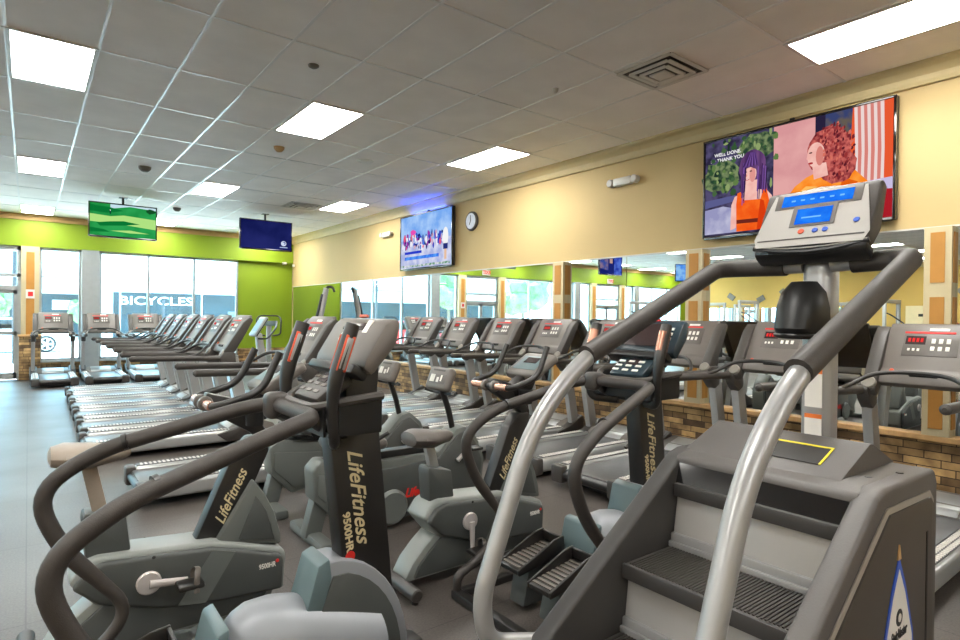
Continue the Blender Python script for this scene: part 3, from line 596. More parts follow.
# ------------------------------------------------------------------ stair climber with looped rails (user faces +x, origin under the cross bar)
def make_climber(label, scr):
    t = thing('stair_climber', label, 'stair climber', (0, 0, 0), 0, 'stair climbers with looped black rails')
    # base frame
    f = MB(); f.box(-.35, .6, -.05, .05, .02, .09, .01); f.box(.55, .62, -.26, .26, .0, .06, .02)
    f.box(-.87, -.81, -.42, .42, 0, .05, .01); f.box(-.86, -.3, .38, .43, 0, .045, .01); f.box(-.86, -.3, -.43, -.38, 0, .045, .01); f.box(-.34, -.28, -.42, .42, 0, .045, .01); obj('base_frame', f, 'satin', t)
    for s in (-1, 1):
        prof = [(0, .24, 1.175), (-.10, .27, 1.155), (-.62, .39, 1.015), (-.81, .41, .88), (-.73, .41, .66), (-.49, .41, .36), (-.64, .41, .20), (-.84, .40, .12), (-.84, .40, .03)]
        pts = [(x, y*s, z) for x, y, z in prof]
        if s > 0: pts = pts[1:]
        path = fillet(([(0, .17, 1.175), (0, -.24, 1.175)]+pts[1:]) if s < 0 else [(0, .2, 1.175)]+pts, [.08, .12, .25, .2, .2, .16, .1, .05] if s > 0 else [.09, .12, .25, .2, .2, .16, .1, .05], 7)
        # rail in two thicknesses: thick foam above, thin tube below the knee
        rr = [.03 if p.z > .5 else .024 for p in path]
        obj('side_rail', MB().tube(path, rr, 14), 'grip', t)
        obj('foam_joint', MB().tube([(-.52*1.0, s*.358, 1.048), (-.535, s*.361, 1.044)], .0315, 14), 'satin', t)
    obj('rail_clamp', MB().box(-.05, .045, .13, .22, 1.115, 1.225, .026, 3), 'tdark', t)
    f = MB(); f.tube(fillet([(0, -.14, 1.17), (.10, -.16, 1.10), (.22, -.02, 1.06)], .06), .027, 12); f.tube(fillet([(0, .14, 1.15), (.1, .16, 1.1), (.22, .02, 1.06)], .06), .027, 12); obj('rail_stem', f, 'satin', t)
    for s in (-1, 1):
        hy = .225 if s < 0 else .29; pts = fillet([(.14, s*.1, 1.06), (.09, s*(hy-.015), 1.06), (.07, s*hy, 1.27), (.155, s*hy, 1.515)], [.05, .1], 6)
        h = obj('upright_handle', MB().tube(pts, [.028]*(len(pts)-6)+[.03, .033, .036, .037, .037, .035], 14, flat=.8), 'satin', t)
        hm = Matrix.Translation((.118, s*hy, 1.405)) @ Matrix.Rotation(R(18), 4, 'Y')
        if scr:
            d = Vector((.085, 0, .245)).normalized(); p = Vector((.105, s*hy, 1.37)); obj('pulse_sensor', MB().tube([p-d*.005, p+d*.11], .038, 14, flat=.85), 'copper', h)
        for q in (() if scr else (-1, 1)):
            a, b = sorted((q*.026, q*.0325)); e = obj('sensor_edge', MB().box(-.024, .016, a, b, -.07, .07, .006, mx=hm), 'redtrim', h)
            a, b = sorted((q*.028, q*.0345)); obj('pulse_sensor', MB().box(-.017, .009, a, b, -.062, .062, .005, mx=hm), 'silver', h)
    # column leaning back, lettering on its flat sides
    obj('column', MB().prism([(.135, 1.12), (.36, 1.12), (.44, .36), (.20, .52)], -.055, .055, .012), 'satin', t)
    for s in (-1, 1):
        dn = Vector((.075, 0, -.6)).normalized()
        if s < 0: rt, up = dn, Vector((0, -1, 0)).cross(dn)
        else: rt, up = dn, Vector((0, 1, 0)).cross(dn)
        # lettering reads downwards
        text('lettering', 'LifeFitness', .092, 'gold', t, (.267, s*.0565, .80), rt, up, .0008, shear=.45, bold=.0012, width=.41)
        text('model_number', '9500HR', .044, 'gold', t, (.222, s*.0565, .655), rt, up, .0008, bold=.0015, width=.17)
        obj('red_heart', MB().rcyl((.234, s*.0552, .552), (.234, s*.0575, .552), .022, .001, 16), 'red', t)
    # shrouds
    arc = [(.10, .56)] + [(.13+.37*math.sin(a), .09+.475*math.cos(a)) for a in [R(k) for k in range(8, 90, 9)]] + [(.50, .06), (.03, .06), (.03, .38)]
    sh_ = obj('front_shroud', MB().prism(arc, -.088, .088, .014), 'shroud', t)
    arc2 = [(.145, .505)] + [(.13+.33*math.sin(a), .09+.425*math.cos(a)) for a in [R(k) for k in range(14, 90, 9)]] + [(.46, .10), (.09, .10), (.09, .36)]
    for s in (-1, 1):
        a, b = sorted((s*.085, s*.096)); obj('side_cover', MB().prism(arc2, a, b, .004), 'bdark', sh_)
    tl = obj('shroud_shoulder', MB().prism([(.02, .34), (.082, .558), (.13, .578), (.14, .5), (.10, .34)], -.093, .093, .008), 'teal', t)
    rg = []
    for k in range(15):
        u = k/14; x = -.30+.66*u; h = .30+.145*math.sin(min(1, u*4.5)*math.pi/2) - .23*max(0, u-.35)**1.3; w = .11+.06*min(1, u*3)
        rg.append([(x, w*math.cos(a), .06+(h-.06)*math.sin(a)**.45 if 0 < k2 < 16 else .06) for k2, a in enumerate([math.pi*q/16 for q in range(17)])])
    obj('rear_shroud', MB().loft(rg), 'shroud', t)
    obj('rear_trim', MB().prism([(-.335, .26), (-.295, .42), (-.255, .435), (-.275, .1), (-.335, .1)], -.125, .125, .012), 'teal', t)
    # pedals on their arms
    for s, dz in ((-1, .0), (1, .03)):
        y = s*.115
        pd = MB(); mx = Matrix.Translation((-.55, y, .24+dz)) @ Matrix.Rotation(R(-8), 4, 'Y')
        pd.box(-.17, .17, -.075, .075, -.03, .0, .01, mx=mx); pd.prism([(-.17, -.03), (-.17, .0), (.1, .065), (.17, .065), (.17, -.03)], -.085, -.07, .004, mx=mx); pd.prism([(-.17, -.03), (-.17, .0), (.1, .065), (.17, .065), (.17, -.03)], .07, .085, .004, mx=mx)
        pd.box(.155, .17, -.08, .08, 0, .06, .004, mx=mx)
        p = obj('pedal', pd, 'satin', t)
        f = MB()
        for k in range(9): f.box(-.15+k*.033, -.133+k*.033, -.065, .065, .0, .006, mx=mx)
        obj('tread_ribs', f, 'tgrey', p)
        obj('pedal_arm', MB().prism([(-.50, .20+dz), (-.44, .22+dz), (-.22, .36), (-.15, .28), (-.42, .14)], y-.022, y+.022, .008), 'bdark', t)
        obj('pedal_guard', MB().prism([(-.62, .2+dz), (-.48, .21+dz), (-.46, .03), (-.66, .03)], y-.06, y+.06, .012), 'bdark', t)
    # console head
    cm = tilt(.20, 1.355, 56)
    c = obj('console', MB().prism([(-.015, -.05), (-.015, .0), (.02, .012), (.18, .018), (.225, 0), (.23, -.035), (.14, -.07)], -.245, .245, .016, mx=cm), 'dispblue' if scr else 'tgrey', t)
    if scr:
        obj('display', MB().box(.03, .19, -.12, .14, .014, .021, .004, mx=cm), 'dispdark', c); f = MB()
        for k in range(4):
            for j in range(3): obj('key', MB().box(.04+k*.034, .057+k*.034, -.2+j*.022, -.185+j*.022, .018, .023, mx=cm), 'btn', c)
        obj('red_stripe', MB().box(.212, .228, -.07, .1, .006, .014, mx=cm), 'red', c)
        obj('sticker', MB().box(.05, .16, .16, .22, .016, .0205, mx=cm), 'blue', c, 'blue and yellow sticker')
        obj('sticker', MB().box(.02, .05, .15, .21, .016, .0205, mx=cm), 'yel', c)
    else:
        obj('reading_slot', MB().box(.15, .185, -.08, .12, .014, .02, .006, mx=cm), 'dispdark', c); obj('white_sticker', MB().box(.14, .2, -.12, -.08, .014, .019, mx=cm), 'btn', c)
        obj('paper_label', MB().prism([(.03, .0), (.14, -.03), (.14, .1), (.1, .1), (.06, .05)], .014, .0185, 0, axis='z', mx=cm), 'btn', c)
        obj('red_mark', MB().box(.222, .232, -.02, .05, .002, .012, mx=cm), 'redtrim', c)
    obj('reading_ledge', MB().box(-.05, -.01, -.22, .22, -.045, .03, .01, mx=cm), 'satin', t)
    km = tilt(.055, 1.21, 35)
    k_ = obj('key_pad', MB().box(0, .16, -.14, .1, -.03, .02, .012, mx=km), 'dispblue' if scr else 'tdark', t)
    for a in range(3):
        for b in range(3): obj('key', MB().box(.03+a*.04, .045+a*.04, -.09+b*.07, -.05+b*.07, .02, .024, mx=km), 'btn' if scr else 'tgrey', k_)
    obj('key_display', MB().box(.09, .14, -.05, .03, .019, .023, mx=km), 'dispdark', k_)
    # bottle tray: U-shaped rim over an open dark basket
    f = MB(); f.tube(fillet([(.28, .23, 1.235), (.12, .24, 1.225), (.03, .15, 1.195), (.03, -.15, 1.195), (.12, -.24, 1.225), (.28, -.23, 1.235)], .08), .018, 8)
    obj('tray_rim', f, 'tdark', t)
    f = MB(); f.box(.1, .28, .215, .23, 1.10, 1.23); f.box(.1, .28, -.23, -.215, 1.10, 1.23); f.box(.06, .28, -.225, .225, 1.09, 1.105); f.box(.27, .28, -.225, .225, 1.09, 1.22); f.box(.05, .06, -.2, .2, 1.09, 1.2)
    obj('tray', f, 'black', t)
    obj('head_bracket', MB().prism([(.2, 1.08), (.34, 1.08), (.36, 1.42), (.3, 1.42), (.2, 1.25)], -.07, .07, .015), 'satin', t)
    return t
make_climber('black railed stair climber in the left foreground with grey console', False).location = (.83, 2.30, 0)
c2 = make_climber('black railed stair climber with blue grey display beside the stair mill', True); c2.location = (2.72, 2.22, 0)

# ------------------------------------------------------------------ upright bike (crank at x = 0)
def make_bike(label, seat_z, seat_m, crank_deg, seatx):
    t = thing('exercise_bike', label, 'exercise bike', (0, 0, 0), 0, 'upright exercise bikes')
    pod = [(-.30, .385), (-.25, .46), (-.2, .48), (.28, .445), (.40, .41), (.62, .335), (.64, .30), (.63, .12), (.3, .14), (.05, .18), (-.2, .265)]
    sh = obj('shell', MB().prism(pod, -.10, .10, .02, 3), 'brim', t)
    inn = [(-.29, .37), (-.235, .44), (-.17, .46), (.27, .425), (.385, .39), (.605, .315), (.615, .28), (.61, .135), (.3, .155), (.05, .195), (-.19, .278)]
    for s in (-1, 1):
        a, b = sorted((s*.095, s*.135)); sc = obj('side_cover', MB().prism(inn, a, b, .018, 3), 'bdark', t)
        a, b = sorted((s*.134, s*.1375)); obj('accent_band', MB().prism([(.27, .415), (.375, .383), (.24, .17), (.12, .19)], a, b), 'bgrey', sc)
        text('model_number', '9500HR', .035, 'btn', sc, (.53, s*.1365, .275), (-s, 0, 0), (0, 0, 1), .0006, bold=.001, width=.085); obj('red_dot', MB().rcyl((.58, s*.135, .29), (.58, s*.1385, .29), .009, .001, 10), 'red', sc)
        obj('bolt', MB().rcyl((.02, s*.134, .44), (.02, s*.139, .44), .008, .002, 10), 'black', sc)
        ang = R(crank_deg) + (math.pi if s > 0 else 0); ex, ez = .155*math.cos(ang), .33+.155*math.sin(ang)
        obj('crank_disc', MB().rcyl((0, s*.13, .33), (0, s*.15, .33), .052, .005, 24), 'crank', t)
        obj('crank_arm', MB().tube([(0, s*.16, .33), (ex, s*.165, ez)], [.02, .015], 10, flat=.6), 'crank', t)
        a, b = sorted((s*.17, s*.27)); p = obj('pedal', MB().box(ex-.055, ex+.055, a, b, ez-.013, ez+.012, .01), 'satin', t)
        obj('toe_strap', MB().tube(fillet([(ex+.02, s*.175, ez-.03), (ex+.02, s*.175, ez+.05), (ex+.035, s*.22, ez+.075), (ex+.02, s*.265, ez+.05), (ex+.02, s*.265, ez-.03)], .03), .012, 6, flat=.3), 'tgrey', p)
    low = [(-.20, .285), (-.28, .22), (-.36, .14), (-.42, .04), (.55, .04), (.6, .16), (.3, .18), (.05, .22)]
    obj('lower_shell', MB().prism(low, -.08, .08, .015), 'brim', t)
    for s in (-1, 1):
        a, b = sorted((s*.078, s*.10)); obj('lower_cover', MB().prism([(-.17, .262), (-.25, .2), (-.33, .12), (-.36, .06), (.5, .06), (.55, .14), (.3, .16), (.05, .2)], a, b, .01), 'bdark', t)
    for x, w in ((-.44, .27), (.56, .25)):
        f = obj('stabiliser', MB().rcyl((x, -w, .05), (x, w, .05), .035, .008), 'tdark', t)
        for s in (-1, 1): obj('foot', MB().cyl((x, s*(w-.03), 0), (x, s*(w-.03), .03), .018, 10), 'black', f)
    # fin behind the neck
    obj('rear_fin', MB().prism([(.30, .43), (.475, .71), (.53, .63), (.58, .53), (.615, .41), (.62, .35), (.42, .39)], -.085, .085, .015), 'bgrey', t)
    obj('fin_cover', MB().prism([(.40, .42), (.485, .63), (.54, .54), (.585, .38)], -.092, .092, .008), 'bdark', t)
    # neck, lower part with lettering, upper part leans back
    nk = obj('neck', MB().prism([(.20, .42), (.37, .42), (.565, .84), (.55, .92), (.46, .92), (.38, .84)], -.045, .045, .012), 'satin', t)
    d = Vector((.175, 0, .38)).normalized()
    for s in (-1, 1):
        rt = d*(1 if s < 0 else -1); up = Vector((0, s, 0)).cross(rt)
        text('lettering', 'LifeFitness', .075, 'gold', nk, (.375, s*.0465, .63), rt, up, .0006, shear=.45, bold=.0009, width=.28)
    obj('upper_neck', MB().prism([(.47, .94), (.565, .86), (.57, .93), (.40, 1.12), (.26, 1.16), (.25, 1.08)], -.035, .035, .01), 'satin', t)
    pts = []
    for s in (1, -1):
        q = [(.56, s*.2, 1.36), (.47, s*.21, 1.17), (.25, s*.215, 1.11)]
        pts += q if s > 0 else q[::-1]
    obj('handlebar', MB().tube(fillet(pts, [.08, .07, .07, .08], 6), .019, 12), 'satin', t)
    for s in (-1, 1):
        obj('pulse_sensor', MB().tube([(.25, s*.07, 1.11), (.25, s*.17, 1.11)], .0225, 14), 'copper', t); obj('handle_collar', MB().rcyl((.25, s*.03, 1.11), (.25, s*.06, 1.11), .036, .006, 18), 'tgrey', t)
    cm = tilt(.50, 1.16, 32)
    c = obj('console', MB().box(0, .25, -.15, .15, -.04, .02, .022, 3, mx=cm), 'tgrey', t)
    obj('display', MB().box(.05, .2, -.11, .11, .018, .023, .003, mx=cm), 'teal', c); obj('display_screen', MB().box(.12, .18, -.06, .06, .022, .025, mx=cm), 'dispdark', c)
    obj('console_stem', MB().prism([(.45, 1.0), (.55, 1.0), (.66, 1.2), (.5, 1.16), (.4, 1.1)], -.04, .04, .01), 'satin', t)
    for s in (-1, 1):
        f = MB(); f.tube([(.47, s*.1, .99), (.47, s*.1, 1.08)], [.042, .05], 14); obj('bottle_holder', f, 'black', t)
    # seat post and saddle
    obj('post_housing', MB().prism([(-.235, .46), (-.25, .64), (-.24, .67), (-.08, .63), (-.06, .46)], -.06, .06, .015), 'bdark', t)
    obj('seat_post', MB().prism([(-.2, .62), (-.14, .62), (seatx+.055, seat_z-.03), (seatx-.005, seat_z-.03)], -.022, .022, .005), 'rail' if seat_m == 'seat' else 'beigeseat', t)
    ring = []
    for x, w, h in ((-.15, .04, .02), (-.14, .09, .05), (-.09, .125, .066), (0, .115, .066), (.07, .07, .055), (.13, .045, .045), (.16, .025, .025)):
        z = seat_z + (.01 if x < 0 else 0)
        ring.append([(seatx+.03+x, w*math.cos(a), z+.0+h*math.sin(a)*(.75 if math.sin(a) > 0 else .9)) for a in [2*math.pi*k/16 for k in range(16)]])
    obj('saddle', MB().loft(ring), seat_m, t)
    return t
make_bike('near upright exercise bike with worn beige saddle, left foreground', .915, 'beigeseat', -6, -.25).location = (.44, 3.14, 0)
make_bike('upright exercise bike with dark saddle between the two stair climbers', .83, 'seat', -90, -.24).location = (2.10, 2.94, 0)

# ------------------------------------------------------------------ recumbent bikes
def make_recumbent(label):
    t = thing('recumbent_bike', label, 'recumbent bike', (0, 0, 0), 0, 'recumbent exercise bikes')
    prof = [(-.05, .30), (-.06, .50), (.0, .56), (.45, .50), (.95, .50), (1.12, .66), (1.2, .68), (1.32, .58), (1.40, .40), (1.38, .10), (1.25, .05), (.5, .05), (.3, .16), (.12, .12)]
    sh = obj('shell', MB().prism(prof, -.09, .09, .02), 'bgrey', t)
    for s in (-1, 1):
        a, b = sorted((s*.085, s*.115))
        sc = obj('side_cover', MB().prism([(.46, .08), (.34, .30), (.40, .44), (.95, .46), (1.12, .62), (1.19, .64), (1.29, .55), (1.36, .4), (1.34, .12), (1.22, .08)], a, b, .015), 'bdark', t)
        a, b = sorted((s*.085, s*.105)); obj('beam_cover', MB().prism([(-.03, .33), (-.03, .47), (.36, .43), (.30, .22), (.14, .16)], a, b, .01), 'bgrey', t)
        obj('hub_disc', MB().rcyl((.52, s*.11, .16), (.52, s*.155, .16), .13, .02, 28), 'bgrey', sc)
        text('lettering', 'LifeFitness', .09, 'red', sc, (.80, s*.1165, .235), (-s, 0, 0), (0, 0, 1), .0006, shear=.35, bold=.004, width=.34)
        ang = R(40)+(math.pi if s > 0 else 0); ex, ez = 1.1+.15*math.cos(ang), .42+.15*math.sin(ang)
        obj('crank_arm', MB().tube([(1.1, s*.13, .42), (ex, s*.14, ez)], [.018, .014], 10), 'crank', t); a, b = sorted((s*.15, s*.25)); obj('pedal', MB().box(ex-.05, ex+.05, a, b, ez-.012, ez+.012, .008), 'satin', t)
        a, b = sorted((s*.13, s*.17)); obj('side_handle', MB().tube(fillet([(.1, s*.1, .6), (.15, s*.27, .62), (.4, s*.28, .74)], .05), .015, 10), 'satin', t)
    obj('seat_track', MB().box(.0, .85, -.045, .045, .50, .555, .006), 'black', t)
    obj('stabiliser', MB().box(-.08, .02, -.3, .3, .0, .07, .02), 'bgrey', t); obj('stabiliser', MB().box(1.25, 1.34, -.28, .28, .0, .07, .02), 'bgrey', t)
    obj('rear_leg', MB().prism([(-.1, .04), (-.02, .34), (.1, .34), (.02, .04)], -.05, .05, .01), 'bgrey', t)
    obj('seat', MB().box(.08, .46, -.19, .19, .60, .68, .035, 3), 'seat', t)
    obj('seat_carriage', MB().box(.14, .38, -.06, .06, .555, .61, .01), 'black', t)
    obj('backrest', MB().box(-.035, .035, -.18, .18, .02, .36, .03, 3, mx=Matrix.Translation((.08, 0, .68)) @ Matrix.Rotation(R(-16), 4, 'Y')), 'seat', t)
    obj('console_post', MB().tube(fillet([(1.14, 0, .64), (1.10, 0, .8), (1.02, 0, 1.0)], .05), .024, 12), 'satin', t)
    cm = tilt(.97, .97, 68)
    c = obj('console', MB().box(0, .19, -.15, .15, -.05, .02, .03, 3, mx=cm), 'tgrey', t)
    obj('display', MB().box(.05, .13, -.12, .10, .018, .023, .003, mx=cm), 'disptaupe', c)
    f = MB(); f.box(.06, .12, .03, .09, .022, .025, mx=cm); f.box(.06, .1, -.03, .0, .022, .025, mx=cm); f.box(.07, .12, -.07, -.05, .022, .025, mx=cm); obj('lcd_segments', f, 'btn', c); obj('speaker_line', MB().box(.15, .165, -.08, .08, .018, .022, mx=cm), 'tdark', c)
    obj('front_handle', MB().tube(fillet([(1.0, -.2, .96), (1.05, -.16, .94), (1.05, .16, .94), (1.0, .2, .96)], .04), .014, 10), 'satin', t)
    return t
r1 = make_recumbent('nearer recumbent bike with red lettering behind the left climber'); r1.location = (1.58, 3.88, 0)
dup(r1, (1.56, 4.70, 0), 0, 'farther recumbent bike, partly hidden behind the first one')

# ------------------------------------------------------------------ stair mill, right foreground (origin x = 0 at rear toe)
t = thing('stair_mill', 'large charcoal revolving stair mill with silver rails, right foreground', 'stair mill', (.55, 1.0, 0))
hw = .36
prof = [(0, .03), (.0, .06), (1.42, 1.035), (1.48, 1.05), (1.93, 1.045), (1.96, 1.0), (1.96, .03)]
for s in (-1, 1):
    a, b = sorted((s*(hw-.07), s*hw))
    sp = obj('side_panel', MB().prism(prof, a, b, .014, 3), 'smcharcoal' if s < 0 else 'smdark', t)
    a, b = sorted((s*hw, s*(hw+.006)))
    obj('side_trim', MB().prism([(.16, .06), (.14, .10), (1.47, .995), (1.86, .985), (1.90, .95), (1.90, .06)], a, b, .003), 'smline', sp)
    a, b = sorted((s*hw, s*(hw+.012)))
    obj('side_cover', MB().prism([(.19, .07), (.18, .11), (1.48, .975), (1.85, .965), (1.88, .94), (1.88, .07)], a, b, .004), 'smside', sp)
    a, b = sorted((s*(hw+.011), s*(hw+.0135)))
    obj('slot', MB().box(1.80, 1.815, a, b, .2, .86), 'gap', sp)
    a, b = sorted((s*(hw+.011), s*(hw+.0145)))
    ox = 1.545
    obj('blue_edge', MB().prism([(ox-.155, .3), (ox-.13, .58), (ox-.06, .74), (ox, .84), (ox+.06, .74), (ox+.13, .58), (ox+.155, .3)], a, b), 'blue', sp)
    a, b = sorted((s*(hw+.011), s*(hw+.016)))
    obj('white_drop', MB().prism([(ox-.14, .29), (ox-.115, .57), (ox-.05, .72), (ox, .80), (ox+.05, .72), (ox+.115, .57), (ox+.14, .29)], a, b), 'label', sp)
    obj('gold_tip', MB().prism([(ox-.014, .83), (ox, .875), (ox+.014, .83)], a, b), 'ledge', sp)
    f = MB(); f.rcyl((ox, s*(hw+.0155), .655), (ox, s*(hw+.0175), .655), .026, .0005, 20); obj('round_mark', f, 'blackp', sp)
    f = MB(); f.rcyl((ox, s*(hw+.017), .655), (ox, s*(hw+.0185), .655), .013, .0005, 14); obj('round_mark_centre', f, 'label', sp)
    text('lettering', 'StairMaster', .045, 'blackp', sp, (ox, s*(hw+.0168), .605), (-s, 0, .0), (0, 0, 1), .0006, shear=.2, bold=.0012, width=.135)
    for bx, bz in ((.55, .33), (1.1, .70)): obj('bolt', MB().rcyl((bx, s*(hw-.035), bz+.05), (bx-.006, s*(hw-.035), bz+.058), .008, .001, 10), 'black', sp)
# steps (world X nosings 1.12, 1.37, 1.64, 1.92)
iw = hw-.072
for k, (nx, nz, dx) in enumerate(((.56, .25, .26), (.81, .48, .28), (1.075, .71, .29), (1.36, .94, .05))):
    st = MB()
    if k < 3:
        st.box(nx, nx+dx, -iw, iw, nz-.045, nz, .006)
        so = obj('step', st, 'step', t)
        f = MB(); n = 46
        for q in range(n):
            y = -iw+.02+(2*iw-.04)*q/(n-1); f.box(nx+.012, nx+dx-.03, y-.003, y+.003, nz, nz+.004)
        obj('tread_ribs', f, 'tdark', so); obj('nosing', MB().box(nx-.008, nx+.006, -iw, iw, nz-.048, nz+.003, .004), 'smdark', so)
        f = MB(); f.box(nx+dx-.02, nx+dx+.0, -iw, iw, nz+.0, nz+.05, .006); f.box(nx+dx-.032, nx+dx-.018, -iw, iw, nz, nz+.022, .004); obj('riser_foot', f, 'silver', so)
    else:
        so = obj('step', MB().box(nx, nx+.06, -iw, iw, nz-.05, nz, .006), 'smdark', t)
    if k > 0:
        px, pz = [(.56, .25), (.81, .48), (1.075, .71)][k-1]; pdx = (.26, .28, .29)[k-1]
        obj('riser', MB().prism([(px+pdx-.005, pz+.0), (nx+.03, nz-.045), (nx+.05, nz-.045), (px+pdx+.02, pz)], -iw, iw), 'riser', t)
obj('glass_panel', MB().prism([(1.375, .935), (1.405, 1.025), (1.42, 1.02), (1.39, .93)], -iw, iw), 'gloss', t)
obj('top_frame', MB().prism([(1.40, 1.022), (1.415, 1.036), (1.50, 1.05), (1.92, 1.045), (1.92, .98), (1.40, .99)], -hw+.05, hw-.05, .008), 'smcharcoal', t)
hd = obj('hood', MB().prism([(1.46, 1.04), (1.72, 1.135), (1.745, 1.13), (1.95, 1.04)], -.235, .32, .004), 'smcharcoal', t)
mx = tilt(1.52, 1.064, 20)
f = MB(); f.box(.13, .138, -.15, .04, .0, .0022, mx=mx); f.box(.02, .13, -.15, -.143, .0, .0022, mx=mx); obj('yellow_border', f, 'yel', hd)
obj('warning_label', MB().box(.02, .128, -.142, .04, .0, .0018, mx=mx), 'satin', hd)
for y in (-.29, -.33): obj('bolt', MB().rcyl((1.75 if y < -.3 else 1.6, y+.02, 1.045), (1.75 if y < -.3 else 1.6, y+.02, 1.05), .012, .002, 12), 'black', t)
obj('inner_drum', MB().prism([(.3, .03), (.62, .18), (1.0, .38), (1.44, .64), (1.44, .9), (1.9, .9), (1.9, .03)], -iw, iw), 'gap', t)
obj('rear_cross_foot', MB().box(-.02, .12, -.42, .42, .0, .06, .02), 'smdark', t)
# pillar
pr = [(-.055, -.03), (-.03, -.055), (.03, -.055), (.055, -.03), (.055, .03), (.03, .055), (-.03, .055), (-.055, .03)]
pil = obj('pillar', MB().prism([(1.89+a, b) for a, b in pr], .9, 1.86, .01, axis='z'), 'silver', t)
for z0, z1 in ((1.07, 1.19), (1.22, 1.36)):
    lb = obj('warning_label', MB().box(1.832, 1.8345, -.032, .03, z0, z1), 'label', pil); obj('orange_header', MB().box(1.8315, 1.834, -.032, .03, z1-.012, z1+.004), 'lorange', lb)
# bottle / reading pouch on the pillar
f = MB(); rg = []
for z, w, d_ in ((1.485, .10, .10), (1.52, .105, .135), (1.60, .10, .12), (1.66, .085, .09), (1.70, .05, .05)):
    rg.append([(1.83-d_*math.sin(a), .035+w*.92*math.cos(a), z+.0) for a in [math.pi*k/12 for k in range(13)]])
f.loft(rg); ph = obj('fan_hood', f, 'black', t)
obj('fan_opening', MB().ell((1.765, .035, 1.487), .05, .075, .008), 'gap', ph); f = MB(); f.tube([(1.83-.12*math.sin(a), .035+.095*math.cos(a), 1.495) for a in [math.pi*k/12 for k in range(13)]], .007, 8); obj('fan_lip', f, 'satin', ph)
# handrails
for s in (-1, 1):
    q = .32 if s < 0 else .385; P = [(1.86, s*.05, 1.765), (1.86, s*(q-.05), 1.77), (1.80, s*q, 1.765), (.96, s*q, 1.41), (.73, s*q, 1.20), (.53, s*q, .70), (.56, s*q, .56), (.80, s*.355, .50)]
    if s < 0: P[-2:] = [(.58, s*.375, .56), (.78, s*.365, .52)]
    path = fillet(P, [.06, .06, .16, .16, .08, .06], 7)
    r_ = obj('handrail', MB().tube(path, .029, 16), 'silver', t)
    fp = fillet([(1.86, s*.12, 1.765), (1.86, s*(q-.05), 1.77), (1.80, s*q, 1.765), (.985, s*q, 1.421)], [.06, .06], 7)
    fp2 = [fp[0]] + fp + [fp[-1]]
    obj('foam_grip', MB().tube(fp, .0365, 16), 'grip', r_)
# console
cm = tilt(1.775, 1.822, 62)
def cprof(x0, x1): return None
bk = obj('console', MB().prism([(-.0, -.03), (.0, .02), (.26, .02), (.28, .0), (.275, -.04), (.1, -.07)], -.205, .205, .016, mx=cm), 'smside', t)
obj('console_face', MB().prism([(-.19, .0), (-.205, .04), (-.175, .20), (-.165, .245), (0, .265), (.165, .245), (.175, .20), (.205, .04), (.19, .0)][::-1], .0, .001, 0, axis='z', mx=cm @ Matrix(((0, 1, 0, 0), (1, 0, 0, 0), (0, 0, 1, .026), (0, 0, 0, 1)))), 'console', bk)
obj('upper_bezel', MB().box(.175, .252, -.155, .155, .026, .029, .001, mx=cm), 'disptaupe', bk)
obj('upper_lcd', MB().box(.185, .236, -.125, .13, .029, .031, mx=cm), 'lcd', bk); obj('lower_bezel', MB().box(.085, .182, -.08, .08, .0265, .0295, mx=cm), 'disptaupe', bk)
obj('lower_lcd', MB().box(.095, .165, -.065, .062, .029, .0315, mx=cm), 'lcd', bk); f = MB()
for k in range(6): f.box(.205, .212, .08-k*.035, .095-k*.035, .031, .0318, mx=cm)
f.box(.12, .126, -.03, .04, .0315, .0322, mx=cm); obj('lcd_text', f, 'lcdw', bk)
for y, z, m_ in ((.03, .062, 'redtrim'), (-.02, .062, 'blue'), (-.055, .062, 'blue'), (-.155, .09, 'blue')): obj('button', MB().rcyl((z, y, .026), (z, y, .031), .011 if m_ == 'blue' else .012, .002, 14, mx=cm), m_, bk, ('blue' if m_ == 'blue' else 'red')+' button')
obj('face_line', MB().box(.028, .033, -.19, .19, .027, .0285, mx=cm), 'smside', bk)
obj('lower_housing', MB().prism([(-.035, -.06), (-.03, .0), (-.015, .018), (.01, .02), (.02, -.06)], -.2, .2, .015, mx=cm), 'black', bk)
obj('lower_lip', MB().tube([tuple(cm @ Vector((-.022+.03*(y/.2)**2, y, .012))) for y in [-.205+.41*k/12 for k in range(13)]], .010, 8), 'black', bk)
obj('lip_line', MB().tube([tuple(cm @ Vector((-.01+.02*(y/.2)**2, y, .022))) for y in [-.2+.4*k/12 for k in range(13)]], .003, 6), 'console', bk)

# ------------------------------------------------------------------ far corner machines
t = thing('vertical_climber', 'tall inclined climbing machine by the mirror and green corner', 'climber machine', (5.5, 13.55, 0), R(0))
d = Vector((.42, 0, 2.15))
obj('mast', MB().tube([(-.2, 0, .1), (.22, 0, 2.2)], .07, 10, flat=.7), 'silver', t); obj('chain_cover', MB().tube([(-.26, 0, .5), (.12, 0, 2.05)], .035, 8), 'black', t)
obj('base', MB().box(-.5, .3, -.06, .06, 0, .1, .02), 'satin', t); obj('foot_bar', MB().box(-.5, -.42, -.35, .35, 0, .07, .01), 'satin', t); obj('foot_bar', MB().box(.22, .3, -.3, .3, 0, .07, .01), 'satin', t)
obj('top_hook', MB().tube(fillet([(.2, 0, 2.14), (.25, 0, 2.24), (.34, -.12, 2.22), (.34, -.2, 2.12)], .05), .03, 10), 'satin', t)
for s, z in ((-1, 1.5), (1, 1.25)): obj('handle', MB().tube([(-.2+.2*z-.05, 0, z), (-.2+.2*z-.05, s*.25, z)], .018, 8), 'black', t)
for s, z in ((-1, .45), (1, .65)): obj('pedal', MB().box(-.3+.2*z, -.15+.2*z, *sorted((s*.06, s*.2)), z-.02, z+.02, .01), 'black', t)
